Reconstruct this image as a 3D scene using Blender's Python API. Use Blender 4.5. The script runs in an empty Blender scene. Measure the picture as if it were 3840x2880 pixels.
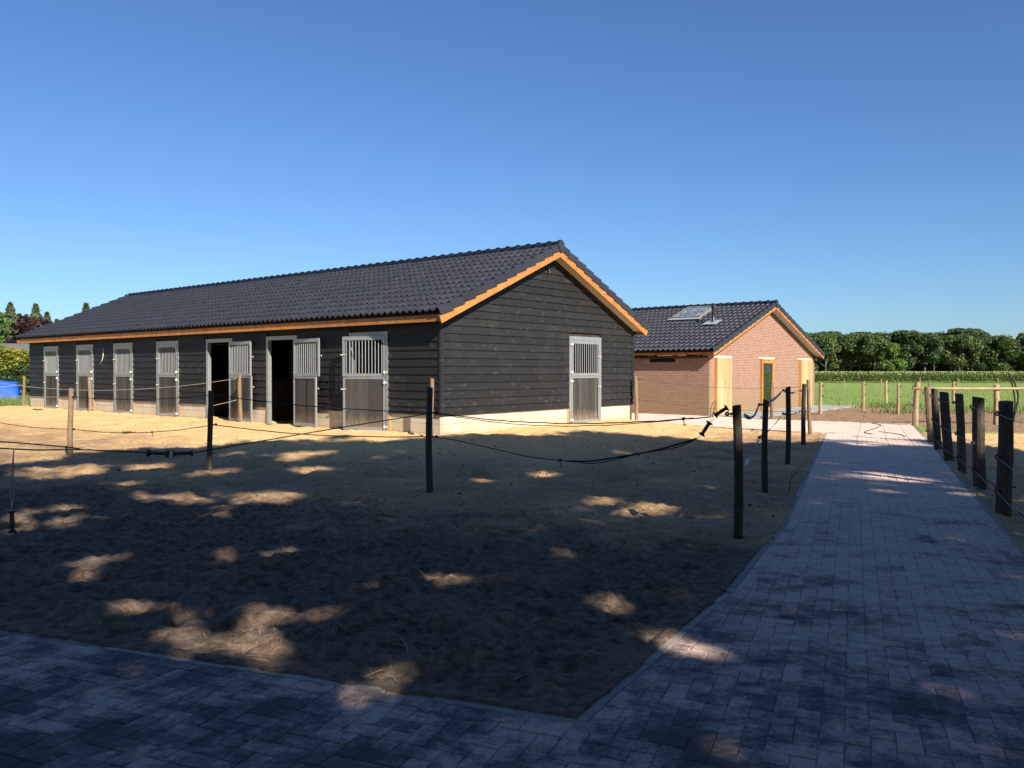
import bpy, math, random
import numpy as np
from mathutils import Matrix, Vector
random.seed(7); RNG = np.random.default_rng(11)
R = math.radians
scn = bpy.context.scene
col = scn.collection

# ------------------------------------------------------------------ camera, sky, sun, exposure
cam_d = bpy.data.cameras.new('camera'); cam = bpy.data.objects.new('camera', cam_d); col.objects.link(cam)
cam_d.sensor_width = 36; cam_d.lens = 36 * 3108 / 3840; cam_d.clip_start = .05; cam_d.clip_end = 9000
cam.location = (0, 0, 1.62); cam.rotation_euler = (R(90 - .922), 0, 0); scn.camera = cam
SUN_AZ, SUN_EL = 149.0, 33.0
world = bpy.data.worlds.new('World'); scn.world = world; world.use_nodes = True
wn = world.node_tree.nodes; wl = world.node_tree.links
bg = wn['Background']; sky = wn.new('ShaderNodeTexSky'); sky.sky_type = 'NISHITA'; sky.sun_disc = False
sky.sun_elevation = R(SUN_EL); sky.sun_rotation = R(SUN_AZ); sky.air_density = 1.0; sky.dust_density = .35; sky.ozone_density = 1.6
wb = wn.new('ShaderNodeMixRGB'); wb.blend_type = 'MULTIPLY'; wb.inputs[0].default_value = 1; wb.inputs[2].default_value = (.49, .705, 1, 1)   # the camera's white balance, even over the whole sky
wl.new(sky.outputs[0], wb.inputs[1]); wl.new(wb.outputs[0], bg.inputs[0]); bg.inputs[1].default_value = .068
sun_d = bpy.data.lights.new('sun', 'SUN'); sun = bpy.data.objects.new('sun', sun_d); col.objects.link(sun)
sun_d.energy = 5.0; sun_d.angle = R(.53); sun_d.color = (1, .92, .78)
SD = Vector((math.sin(R(SUN_AZ)) * math.cos(R(SUN_EL)), math.cos(R(SUN_AZ)) * math.cos(R(SUN_EL)), math.sin(R(SUN_EL))))
sun.rotation_euler = SD.to_track_quat('Z', 'Y').to_euler()
scn.view_settings.view_transform = 'Standard'; scn.view_settings.look = 'None'
scn.view_settings.exposure = .95; scn.view_settings.gamma = 1

# ------------------------------------------------------------------ helpers
def tag(o, label=None, cat=None, group=None, kind=None):
    if label: o['label'] = label
    if cat: o['category'] = cat
    if group: o['group'] = group
    if kind: o['kind'] = kind
    return o
def link(name, data, parent=None, loc=None, rot=None):
    o = bpy.data.objects.new(name, data); col.objects.link(o)
    if parent is not None: o.parent = parent
    if loc is not None: o.location = loc
    if rot is not None: o.rotation_euler = rot
    return o
def empty(name, loc, rz=0):
    o = link(name, None, None, loc, (0, 0, rz)); o.empty_display_size = .2
    return o
class MB:
    def __init__(s): s.v = []; s.f = []; s.n = 0
    def add(s, V, F):
        s.v.append(np.asarray(V, float)); s.f += [tuple(i + s.n for i in f) for f in F]; s.n += len(V); return s
    def box(s, lo, hi, M=None):
        x0, y0, z0 = lo; x1, y1, z1 = hi
        V = np.array([(x0,y0,z0),(x1,y0,z0),(x1,y1,z0),(x0,y1,z0),(x0,y0,z1),(x1,y0,z1),(x1,y1,z1),(x0,y1,z1)], float)
        if M is not None: V = np.array([tuple(M @ Vector(p)) for p in V])
        return s.add(V, [(0,3,2,1),(4,5,6,7),(0,1,5,4),(1,2,6,5),(2,3,7,6),(3,0,4,7)])
    def prism(s, pts, vec):
        """closed polygon pts (counter-clockwise seen against vec) swept along vec"""
        n = len(pts); P = np.asarray(pts, float); V = np.vstack([P, P + np.asarray(vec, float)])
        F = [tuple(range(n))[::-1], tuple(range(n, 2 * n))] + [(i, (i + 1) % n, n + (i + 1) % n, n + i) for i in range(n)]
        return s.add(V, F)
    def tube(s, pts, r, sides=8, cap=True):
        P = [Vector(p) for p in pts]; n = len(P)
        rs = r if hasattr(r, '__len__') else [r] * n
        V = []; F = []; up = None
        for i in range(n):
            t = (P[min(i + 1, n - 1)] - P[max(i - 1, 0)]).normalized()
            if up is None: up = Vector((0, 0, 1)) if abs(t.z) < .9 else Vector((1, 0, 0))
            a = t.cross(up).normalized(); b = a.cross(t).normalized(); up = b
            for k in range(sides):
                w = 2 * math.pi * k / sides; V.append(P[i] + (a * math.cos(w) + b * math.sin(w)) * rs[i])
        for i in range(n - 1):
            for k in range(sides):
                k2 = (k + 1) % sides; F.append((i*sides+k, (i+1)*sides+k, (i+1)*sides+k2, i*sides+k2))
        if cap: F.append(tuple(range(sides))); F.append(tuple(range((n-1)*sides, n*sides))[::-1])
        return s.add([tuple(v) for v in V], F)
    def lathe(s, prof, p0, p1, sides=14):
        p0 = Vector(p0); p1 = Vector(p1); d = p1 - p0
        return s.tube([p0 + d * t for t, r in prof], [max(r, 1e-4) for t, r in prof], sides)
    def torus(s, c, ax, R0, r, n=12, m=6):
        c = Vector(c); ax = Vector(ax).normalized(); a = ax.orthogonal().normalized(); b = ax.cross(a)
        V = []; F = []
        for i in range(n):
            w = 2*math.pi*i/n; d = a*math.cos(w)+b*math.sin(w)
            for j in range(m):
                q = 2*math.pi*j/m; V.append(tuple(c + d*(R0+r*math.cos(q)) + ax*(r*math.sin(q))))
        for i in range(n):
            for j in range(m):
                F.append((i*m+j, ((i+1)%n)*m+j, ((i+1)%n)*m+(j+1)%m, i*m+(j+1)%m))
        return s.add(V, F)
    def mesh(s, name, mat, smooth=False):
        me = bpy.data.meshes.new(name)
        me.from_pydata(np.vstack(s.v).tolist() if s.v else [], [], s.f)
        if mat is not None: me.materials.append(mat)
        if smooth: me.polygons.foreach_set('use_smooth', [True] * len(me.polygons))
        me.update(); return me
    def build(s, name, mat, parent=None, loc=None, rot=None, smooth=False):
        return link(name, s.mesh(name, mat, smooth), parent, loc, rot)
def fast_mesh(name, V, F, mat, smooth=False):
    """V (n,3) array, F (m,k) int array of equal-sized faces"""
    V = np.asarray(V, np.float32); F = np.asarray(F, np.int32); k = F.shape[1]
    me = bpy.data.meshes.new(name); me.vertices.add(len(V)); me.vertices.foreach_set('co', V.ravel())
    me.loops.add(F.size); me.loops.foreach_set('vertex_index', F.ravel())
    me.polygons.add(len(F)); me.polygons.foreach_set('loop_start', np.arange(0, F.size, k, dtype=np.int32))
    me.polygons.foreach_set('loop_total', np.full(len(F), k, np.int32))
    if smooth: me.polygons.foreach_set('use_smooth', np.ones(len(F), bool))
    if mat is not None: me.materials.append(mat)
    me.update(calc_edges=True); me.validate(); return me
def replicate(V, F, offs):
    """copies of a small mesh at many offsets (all faces as quads)"""
    V = np.asarray(V, float); F = np.asarray(F, int); n = len(offs)
    VV = (V[None] + np.asarray(offs)[:, None, :]).reshape(-1, 3)
    FF = (F[None] + (np.arange(n) * len(V))[:, None, None]).reshape(-1, F.shape[1])
    return VV, FF
def _h(ix, iy, seed):
    n = (ix * 374761393 + iy * 668265263 + seed * 1442695041) & 0xffffffff
    n = ((n ^ (n >> 13)) * 1274126177) & 0xffffffff
    return ((n ^ (n >> 16)) & 0xffff) / 65535.0
def vnoise(x, y, seed=0):
    x = np.asarray(x, float); y = np.asarray(y, float)
    ix = np.floor(x).astype(np.int64); iy = np.floor(y).astype(np.int64); fx = x - ix; fy = y - iy
    fx = fx*fx*(3-2*fx); fy = fy*fy*(3-2*fy)
    a = _h(ix, iy, seed); b = _h(ix+1, iy, seed); c = _h(ix, iy+1, seed); d = _h(ix+1, iy+1, seed)
    return (a*(1-fx)+b*fx)*(1-fy) + (c*(1-fx)+d*fx)*fy
def fbm(x, y, sc, octv=4, seed=0, gain=.5):
    t = 0; a = 1; s = 0
    for o in range(octv):
        t = t + a * (vnoise(x*sc*2**o+o*17.3, y*sc*2**o+o*9.1, seed+o)-.5); s += a; a *= gain
    return t / s
def sstep(a, b, x):
    t = np.clip((x-a)/(b-a), 0, 1); return t*t*(3-2*t)

# ------------------------------------------------------------------ materials
class NT:
    def __init__(s, name, rough=.8, spec=.3):
        s.m = bpy.data.materials.new(name); s.m.use_nodes = True; s.t = s.m.node_tree
        s.b = s.t.nodes['Principled BSDF']; s.b.inputs['Roughness'].default_value = rough
        s.b.inputs['Specular IOR Level'].default_value = spec
    def n(s, typ, **kw):
        x = s.t.nodes.new('ShaderNode' + typ)
        for k, v in kw.items(): setattr(x, k, v)
        return x
    def lk(s, a, b): s.t.links.new(a, b)
    def pos(s): return s.n('NewGeometry').outputs['Position']
    def objc(s): return s.n('TexCoord').outputs['Object']
    def scale(s, vec, sc):
        m = s.n('Mapping'); m.inputs['Scale'].default_value = sc; s.lk(vec, m.inputs['Vector']); return m.outputs[0]
    def noise(s, vec, scale, detail=4, rough=.55):
        x = s.n('TexNoise'); x.inputs['Scale'].default_value = scale; x.inputs['Detail'].default_value = detail
        x.inputs['Roughness'].default_value = rough; s.lk(vec, x.inputs['Vector']); return x.outputs['Fac']
    def rand(s):
        a = s.n('NewGeometry').outputs['Random Per Island']; b = s.n('ObjectInfo').outputs['Random']
        m = s.n('Math', operation='ADD'); s.lk(a, m.inputs[0]); s.lk(b, m.inputs[1])
        f = s.n('Math', operation='FRACT'); s.lk(m.outputs[0], f.inputs[0]); return f.outputs[0]
    def ramp(s, fac, stops):
        r = s.n('ValToRGB'); e = r.color_ramp.elements
        while len(e) > 1: e.remove(e[-1])
        for i, (p, c) in enumerate(stops):
            x = e[0] if i == 0 else e.new(p)
            x.position = p; x.color = (*c, 1) if hasattr(c, '__len__') else (c, c, c, 1)
        s.lk(fac, r.inputs[0]); return r.outputs[0]
    def mix(s, fac, a, b, mode='MIX'):
        m = s.n('MixRGB', blend_type=mode)
        for sock, v in zip(m.inputs, (fac, a, b)):
            if isinstance(v, bpy.types.NodeSocket): s.lk(v, sock)
            elif hasattr(v, '__len__'): sock.default_value = (*v, 1)
            else: sock.default_value = v
        return m.outputs[0]
    def math(s, op, a, b=None):
        m = s.n('Math', operation=op)
        for sock, v in zip(m.inputs, (a, b)):
            if v is None: continue
            if isinstance(v, bpy.types.NodeSocket): s.lk(v, sock)
            else: sock.default_value = v
        return m.outputs[0]
    def color(s, c):
        if isinstance(c, bpy.types.NodeSocket): s.lk(c, s.b.inputs['Base Color'])
        else: s.b.inputs['Base Color'].default_value = (*c, 1)
    def rough(s, c): s.lk(c, s.b.inputs['Roughness'])
    def bump(s, h, strength=.3, dist=.01):
        b = s.n('Bump'); b.inputs['Strength'].default_value = strength; b.inputs['Distance'].default_value = dist
        s.lk(h, b.inputs['Height']); s.lk(b.outputs[0], s.b.inputs['Normal'])
def simple(name, c, rough=.8, spec=.3, var=.15, nscale=8, bump=0, metallic=0, stretch=(1,1,1), piece=0, obj=True):
    t = NT(name, rough, spec); p = t.scale(t.objc() if obj else t.pos(), stretch)
    f = t.noise(p, nscale)
    out = t.mix(1, c, t.ramp(f, [(.25, 1-var), (.75, 1+var)]), 'MULTIPLY')
    if piece: out = t.mix(1, out, t.ramp(t.rand(), [(0, 1-piece), (1, 1+piece)]), 'MULTIPLY')
    t.color(out); t.b.inputs['Metallic'].default_value = metallic
    if bump: t.bump(f, bump, .01)
    return t.m
M = {}
def mk_ground():
    t = NT('ground_soils', .95, .1); P = t.pos()
    a = t.n('VertexColor', layer_name='soil'); sep = t.n('SeparateColor'); t.lk(a.outputs[0], sep.inputs[0])
    n1 = t.noise(P, 1.2, 6); n2 = t.noise(P, 14, 5, .6); n3 = t.noise(P, 90, 3, .6); n4 = t.noise(P, .25, 3)
    grass = t.ramp(n2, [(.3, (.13, .185, .045)), (.5, (.19, .265, .07)), (.7, (.25, .32, .10))])
    grass = t.mix(t.ramp(n4, [(.35, 0), (.7, .6)]), grass, (.21, .27, .07))
    sand = t.ramp(n2, [(.28, (.60, .375, .172)), (.5, (.72, .46, .215)), (.72, (.78, .525, .26))])
    sand = t.mix(t.ramp(n1, [(.45, 0), (.75, .45)]), sand, (.64, .43, .225))
    sand = t.mix(t.ramp(n3, [(.68, 0), (.76, .4)]), sand, (.32, .20, .11))
    soil = t.ramp(n2, [(.3, (.058, .040, .029)), (.5, (.15, .106, .076)), (.62, (.205, .148, .109)), (.78, (.31, .23, .17))])  # soil tones, with light and shade of its lumps painted in
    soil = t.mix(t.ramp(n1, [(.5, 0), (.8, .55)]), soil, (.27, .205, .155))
    dirt = t.ramp(n2, [(.3, (.17, .105, .066)), (.5, (.285, .185, .118)), (.7, (.40, .27, .175))])
    n5 = t.noise(P, 28, 4, .7); dirt = t.mix(t.ramp(n5, [(.55, 0), (.68, .75)]), dirt, (.07, .055, .045))  # dark speckle painted in where the bump alone shows lumps too faintly
    c = t.mix(sep.outputs[0], grass, sand); c = t.mix(sep.outputs[1], c, soil); c = t.mix(sep.outputs[2], c, dirt)
    t.color(c); h = t.math('ADD', t.math('MULTIPLY', n2, .7), t.math('MULTIPLY', n3, .3)); t.bump(h, .8, .05); return t.m
def mk_paver():
    t = NT('concrete_paver', .92, .15); P = t.pos(); r = t.rand()
    base = t.ramp(r, [(0, (.085, .074, .076)), (.5, (.105, .09, .09)), (.75, (.125, .10, .098)), (1, (.14, .11, .105))])
    n = t.noise(P, 2.1, 7, .62); n2 = t.noise(P, 60, 3); n3 = t.noise(P, .45, 3)
    dust = t.mix(n2, (.44, .315, .265), (.66, .475, .40))
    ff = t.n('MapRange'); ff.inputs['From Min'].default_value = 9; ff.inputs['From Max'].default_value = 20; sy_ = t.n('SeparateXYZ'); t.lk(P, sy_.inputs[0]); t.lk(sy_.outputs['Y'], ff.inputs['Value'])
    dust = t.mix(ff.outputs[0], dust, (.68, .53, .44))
    sepp = t.n('SeparateXYZ'); t.lk(P, sepp.inputs[0])
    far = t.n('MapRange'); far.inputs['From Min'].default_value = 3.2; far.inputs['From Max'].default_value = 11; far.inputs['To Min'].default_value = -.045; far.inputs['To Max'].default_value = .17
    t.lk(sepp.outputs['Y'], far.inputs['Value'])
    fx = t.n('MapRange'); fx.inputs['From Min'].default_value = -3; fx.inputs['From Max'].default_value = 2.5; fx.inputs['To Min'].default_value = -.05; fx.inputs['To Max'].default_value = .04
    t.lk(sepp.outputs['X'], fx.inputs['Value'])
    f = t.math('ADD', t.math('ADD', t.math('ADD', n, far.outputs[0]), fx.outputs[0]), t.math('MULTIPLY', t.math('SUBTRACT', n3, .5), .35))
    f = t.math('ADD', f, t.math('MULTIPLY', t.math('SUBTRACT', n2, .5), .16))
    f = t.math('ADD', f, t.math('MULTIPLY', t.math('SUBTRACT', r, .5), .11))
    n6 = t.noise(P, 9, 6, .7); n7 = t.noise(P, 26, 4, .7)
    f = t.math('ADD', f, t.math('MULTIPLY', t.math('SUBTRACT', n6, .5), .55)); f = t.math('ADD', f, t.math('MULTIPLY', t.math('SUBTRACT', n7, .5), .32))
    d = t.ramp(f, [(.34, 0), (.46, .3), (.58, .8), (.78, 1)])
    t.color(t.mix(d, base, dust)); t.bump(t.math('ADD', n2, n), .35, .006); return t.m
def mk_wood(name, a, b, sc=(3, 3, .5), rough=.75, bump=.25, knots=0, piece=.12, obj=True, spec=.25):
    t = NT(name, rough, spec); P = t.scale(t.objc() if obj else t.pos(), sc)
    n = t.noise(P, 6, 6, .65); n2 = t.noise(P, 1.3, 3)
    c = t.mix(t.ramp(n, [(.3, 0), (.7, 1)]), a, b)
    c = t.mix(1, c, t.ramp(n2, [(.3, .75), (.7, 1.2)]), 'MULTIPLY')
    if knots:
        v = t.n('TexVoronoi'); v.inputs['Scale'].default_value = knots; t.lk(t.objc(), v.inputs['Vector'])
        c = t.mix(t.ramp(v.outputs['Distance'], [(.03, 1), (.10, 0)]), c, tuple(x*.35 for x in a))
    c = t.mix(1, c, t.ramp(t.rand(), [(0, 1-piece), (1, 1+piece)]), 'MULTIPLY')
    t.color(c); t.bump(n, bump, .006); return t.m
def mk_siding():
    t = NT('black_stained_siding', .62, .35); P = t.pos()
    rv = t.n('Vector' + 'Rotate', rotation_type='Z_AXIS'); rv.inputs['Angle'].default_value = R(-50.5); t.lk(P, rv.inputs['Vector'])
    g = t.scale(rv.outputs[0], (.6, .6, 14)); n = t.noise(g, 3, 6, .6); n2 = t.noise(P, 1.6, 5); n3 = t.noise(t.scale(rv.outputs[0], (2.2, 2.2, 3.5)), 3.2, 4)
    c = t.mix(n, (.008, .008, .0085), (.016, .0155, .0158)); c = t.mix(t.ramp(n2, [(.5, 0), (.8, .5)]), c, (.034, .033, .032))
    c = t.mix(t.ramp(n3, [(.58, 0), (.72, .6)]), c, (.06, .058, .056))
    c = t.mix(1, c, t.ramp(t.rand(), [(0, .78), (1, 1.25)]), 'MULTIPLY')
    t.color(c); t.bump(n, .12, .003); return t.m
def mk_tile():
    t = NT('anthracite_roof_tile', .42, .5); P = t.pos(); n = t.noise(P, 5, 5); n2 = t.noise(P, 120, 2)
    c = t.mix(n, (.019, .020, .029), (.031, .032, .044)); c = t.mix(1, c, t.ramp(t.rand(), [(0, .84), (1, 1.16)]), 'MULTIPLY')
    t.color(c); t.rough(t.ramp(n, [(.3, .36), (.7, .52)])); t.bump(n2, .06, .002); return t.m
def mk_galv():
    t = NT('galvanised_steel', .48, .5); P = t.pos(); n = t.noise(P, 9, 5); n2 = t.noise(P, 45, 3)
    t.color(t.mix(n, (.25, .265, .275), (.40, .418, .43))); t.b.inputs['Metallic'].default_value = .55
    t.rough(t.ramp(n2, [(.3, .42), (.7, .62)])); t.bump(n2, .08, .002); return t.m
def mk_brick():
    t = NT('red_brown_brick', .9, .15); P = t.pos(); r = t.rand(); n = t.noise(P, 40, 4); n2 = t.noise(P, .7, 4)
    c = t.ramp(r, [(0, (.31, .185, .142)), (.3, (.345, .205, .155)), (.6, (.375, .225, .172)), (.85, (.36, .225, .175)), (1, (.32, .195, .155))])
    s = t.n('SeparateXYZ'); t.lk(P, s.inputs[0])
    low = t.n('MapRange'); low.inputs['From Min'].default_value = 1.6; low.inputs['From Max'].default_value = .1; t.lk(s.outputs['Z'], low.inputs['Value'])
    stain = t.math('MULTIPLY', low.outputs[0], t.ramp(n2, [(.3, .35), (.65, .9)]))
    c = t.mix(stain, c, (.27, .20, .105))
    c = t.mix(1, c, t.ramp(n, [(.3, .85), (.7, 1.12)]), 'MULTIPLY'); t.color(c); t.bump(n, .4, .004); return t.m
def mk_doorplank():
    t = NT('grey_door_plank', .8, .2); P = t.pos(); n = t.noise(t.scale(P, (9, 9, .9)), 3, 6, .6); r = t.rand()
    c = t.mix(n, (.026, .025, .024), (.075, .071, .067)); c = t.mix(1, c, t.ramp(r, [(0, .65), (1, 1.4)]), 'MULTIPLY')
    s = t.n('SeparateXYZ'); t.lk(P, s.inputs[0]); n2 = t.noise(t.scale(P, (5, 5, 1)), 2.5, 4)
    z = t.math('SUBTRACT', s.outputs['Z'], t.math('MULTIPLY', n2, .5))
    mr = t.n('MapRange'); mr.inputs['From Min'].default_value = .34; mr.inputs['From Max'].default_value = -.02; t.lk(z, mr.inputs['Value'])
    t.color(t.mix(t.math('MULTIPLY', mr.outputs[0], .5), c, (.34, .255, .16))); t.bump(n, .2, .003); return t.m
def mk_block():
    t = NT('cream_building_block', .92, .12); P = t.pos(); n = t.noise(P, 3, 5); n2 = t.noise(P, 60, 3); r = t.rand()
    c = t.mix(n, (.47, .42, .335), (.56, .50, .41)); c = t.mix(1, c, t.ramp(r, [(0, .86), (1, 1.1)]), 'MULTIPLY')
    s = t.n('SeparateXYZ'); t.lk(P, s.inputs[0])
    mr = t.n('MapRange'); mr.inputs['From Min'].default_value = .45; mr.inputs['From Max'].default_value = .12; t.lk(t.math('SUBTRACT', s.outputs['Z'], t.math('MULTIPLY', n, .2)), mr.inputs['Value'])
    t.color(t.mix(t.math('MULTIPLY', mr.outputs[0], .5), c, (.50, .37, .22))); t.bump(n2, .2, .003); return t.m
def mk_leaf(name, c0, c1, transl=.25, rough=.55):
    t = NT(name, rough, .3); r = t.rand(); n = t.noise(t.pos(), .35, 3)
    c = t.mix(r, c0, c1); c = t.mix(1, c, t.ramp(n, [(.3, .7), (.7, 1.25)]), 'MULTIPLY'); t.color(c)
    if transl:
        tr = t.n('BsdfTranslucent'); t.lk(c, tr.inputs[0]); mx = t.n('MixShader'); mx.inputs[0].default_value = transl
        t.lk(t.b.outputs[0], mx.inputs[1]); t.lk(tr.outputs[0], mx.inputs[2]); t.lk(mx.outputs[0], t.t.nodes['Material Output'].inputs[0])
    return t.m
def mk_glass():
    t = NT('window_glass', .02, .5); t.color((.85, .92, .9)); t.b.inputs['Transmission Weight'].default_value = 1; t.b.inputs['IOR'].default_value = 1.45; return t.m
M['ground'] = mk_ground(); M['paver'] = mk_paver(); M['siding'] = mk_siding(); M['tile'] = mk_tile(); M['galv'] = mk_galv()
M['brick'] = mk_brick(); M['plank'] = mk_doorplank(); M['block'] = mk_block(); M['glass'] = mk_glass()
M['joint'] = simple('joint_sand', (.34, .265, .225), .95, .1, .4, 30, .3, obj=False)
M['edging'] = simple('edging_concrete', (.32, .265, .235), .95, .1, .35, 14, .3, obj=False, piece=.12)
M['pine'] = mk_wood('varnished_pine', (.33, .125, .032), (.46, .205, .065), (3, 3, 3), .6, .2, 3.5, .10, True, .35)
M['frame_pine'] = mk_wood('oiled_pine_frame', (.40, .19, .055), (.50, .26, .09), (6, 6, .6), .5, .1)
M['ply'] = mk_wood('yellow_plywood', (.42, .285, .14), (.50, .35, .185), (3, 3, .4), .6, .05, 0, .04)
M['soffit'] = simple('cream_soffit_board', (.55, .50, .43), .8, .2, .08, 3)
M['dark'] = simple('dark_timber_and_shade', (.018, .017, .016), .9, .1, .3, 5)  # timber backing; also painted shade for the house room and wall opening
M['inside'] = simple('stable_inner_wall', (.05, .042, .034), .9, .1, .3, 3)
M['mortar'] = simple('grey_mortar', (.40, .265, .205), .95, .1, .2, 30, .2)
M['post_tan'] = mk_wood('peeled_post_wood', (.13, .085, .055), (.30, .205, .13), (14, 14, 1.6), .85, .5, 7, .15)
M['post_shaded'] = mk_wood('shaded_weathered_post', (.016, .014, .012), (.095, .080, .066), (16, 16, 1.8), .9, .6, 0, .2)  # same post wood darkened, the shade on these posts put into its colour
M['post_brown_shaded'] = mk_wood('shaded_brown_weathered_post', (.030, .024, .019), (.13, .10, .076), (14, 14, 1.5), .9, .6, 0, .2)  # darker copy for the right-hand posts, their shade put into the colour
M['post_pale'] = mk_wood('pale_peeled_post', (.22, .145, .085), (.46, .34, .215), (12, 12, 1.4), .85, .5, 6, .15)
M['pole'] = mk_wood('pale_peeled_pole', (.29, .205, .12), (.42, .315, .19), (3, 20, 20), .8, .3)
M['black'] = simple('black_plastic', (.012, .012, .013), .42, .5, .2, 20)
M['handle'] = simple('worn_black_red_plastic', (.020, .013, .013), .5, .5, .3, 20)
M['rope'] = simple('black_fence_cord', (.022, .020, .019), .8, .2, .4, 60)
M['cord_brown'] = simple('brown_fence_cord', (.13, .095, .065), .8, .2, .3, 60)
M['cord'] = simple('grey_fence_cord', (.28, .255, .23), .8, .2, .3, 60)
M['wire'] = simple('pale_fence_wire', (.20, .195, .185), .6, .4, .2, 60)
M['tape'] = simple('blue_grey_fence_tape', (.20, .23, .30), .7, .3, .2, 40)
M['steel'] = simple('zinc_hook', (.62, .62, .60), .45, .5, .1, 30, 0, .25)
M['lintel'] = simple('pale_concrete_lintel', (.62, .56, .45), .9, .15, .1, 12)
M['concrete'] = simple('grey_concrete_slab', (.30, .315, .30), .9, .15, .15, 2, .1)
M['lead'] = simple('lead_flashing', (.42, .44, .47), .5, .5, .2, 6, .2, .4)
M['skyframe'] = simple('grey_window_frame', (.20, .20, .19), .5, .4, .05, 4)
M['white'] = simple('white_cable', (.7, .68, .64), .6, .3, .1, 10)
M['label'] = simple('orange_paint_mark', (.55, .30, .05), .7, .3, .1, 20)
M['rust'] = simple('old_weathered_beam', (.10, .055, .035), .9, .1, .5, 9, .4)
M['bark'] = simple('tree_bark', (.085, .068, .05), .95, .1, .4, 6, .5)
M['birchbark'] = simple('pale_bark', (.15, .135, .11), .9, .1, .4, 4, .3)
M['leaf_oak'] = mk_leaf('oak_leaf', (.050, .085, .024), (.105, .150, .045))
M['leaf_light'] = mk_leaf('light_leaf', (.075, .145, .022), (.13, .21, .04))
M['leaf_dark'] = mk_leaf('dark_leaf', (.038, .070, .026), (.078, .120, .044))
M['leaf_copper'] = mk_leaf('copper_leaf', (.020, .010, .012), (.045, .020, .020), .15)
M['needle'] = mk_leaf('conifer_needle', (.05, .075, .035), (.10, .125, .065), .1, .8)
M['hedge'] = mk_leaf('hedge_leaf', (.022, .048, .010), (.05, .09, .018))
M['hedge_gold'] = mk_leaf('golden_hedge_leaf', (.15, .165, .02), (.25, .25, .03))
M['maize'] = mk_leaf('maize_leaf', (.085, .135, .035), (.165, .215, .065), .35)
M['tassel'] = mk_leaf('maize_tassel', (.28, .31, .12), (.36, .37, .16), .2)
M['grass'] = mk_leaf('grass_blade', (.15, .21, .05), (.23, .295, .08), .3)
M['weed'] = mk_leaf('weed_leaf', (.14, .20, .055), (.23, .29, .095), .35)
M['straw'] = simple('dry_straw', (.30, .235, .155), .9, .1, .3, 30, piece=.3)
M['twig'] = simple('dry_twig', (.13, .09, .06), .9, .1, .3, 30)
M['dung'] = simple('dry_dung', (.10, .07, .045), .95, .05, .4, 40, .5)
M['clod'] = simple('soil_clod', (.12, .09, .068), .95, .05, .5, 50, .4, piece=.4)
M['tarp'] = simple('blue_tarpaulin', (.006, .075, .50), .62, .3, .15, 4)
M['farroof'] = simple('grey_far_roof', (.12, .12, .13), .8, .2, .1, 2)
M['farwall'] = simple('dark_far_wall', (.03, .03, .032), .8, .2, .1, 2)

# ------------------------------------------------------------------ layout (metres; camera stands at the origin facing +Y)
ANG = R(50.5)                                            # both buildings share one heading; local X = gable width, local Y = length
K0 = Vector((-1.57, 18.198, 0)); H0 = Vector((7.06, 29.67, 0))
BW, BL = 8.0, 22.4; HW, HL = 10.6, 12.0
def b2w(org, x, y): return (org.x + x*math.cos(ANG) - y*math.sin(ANG), org.y + x*math.sin(ANG) + y*math.cos(ANG))
LEFT = [(-9.0, 7.41), (.30, 3.83), (1.56, 6.04), (2.14, 7.27), (2.86, 8.75), (8.15, 21.55)]
BACK = [(8.15, 21.55), (6.49, 23.05), (3.85, 26.25), (0.6, 30.2), (4.0, 33.3), (7.2, 29.5), (8.3, 27.75), (9.74, 26.87), (12.13, 25.09)]
RIGHT = [(12.13, 25.09), (9.16, 17.94), (6.96, 12.89), (4.52, 7.17), (1.4, -.2)]
PAVE = LEFT + BACK[1:] + RIGHT[1:] + [(-9.0, -1.5)]
def seg_d(x, y, a, b):
    ax, ay = a; bx, by = b; dx, dy = bx-ax, by-ay
    t = np.clip(((x-ax)*dx+(y-ay)*dy)/(dx*dx+dy*dy), 0, 1); return np.hypot(x-ax-t*dx, y-ay-t*dy)
def poly_sd(x, y, P):
    """signed distance to a polygon, negative inside"""
    x = np.asarray(x, float); y = np.asarray(y, float); d = np.full(x.shape, 1e9); ins = np.zeros(x.shape, bool)
    for i in range(len(P)):
        a = P[i]; b = P[(i+1) % len(P)]; d = np.minimum(d, seg_d(x, y, a, b))
        if a[1] != b[1]:
            c = ((a[1] > y) != (b[1] > y)) & (x < (b[0]-a[0])*(y-a[1])/(b[1]-a[1])+a[0]); ins ^= c
    return np.where(ins, -d, d)
BARN = [b2w(K0, 0, 0), b2w(K0, BW, 0), b2w(K0, BW, BL), b2w(K0, 0, BL)]
HOUSE = [b2w(H0, 0, 0), b2w(H0, HW, 0), b2w(H0, HW, HL), b2w(H0, 0, HL)]
SLAB = [b2w(H0, -.2, -1.75), b2w(H0, HW+1.5, -1.75), b2w(H0, HW+1.5, 0), b2w(H0, 0, 0)]
FENCE = [(-16, 21.5), (-8.5, 15.95), (-4.87, 13.35), (-1.1, 11.07), (2.25, 8.19)]
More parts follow.
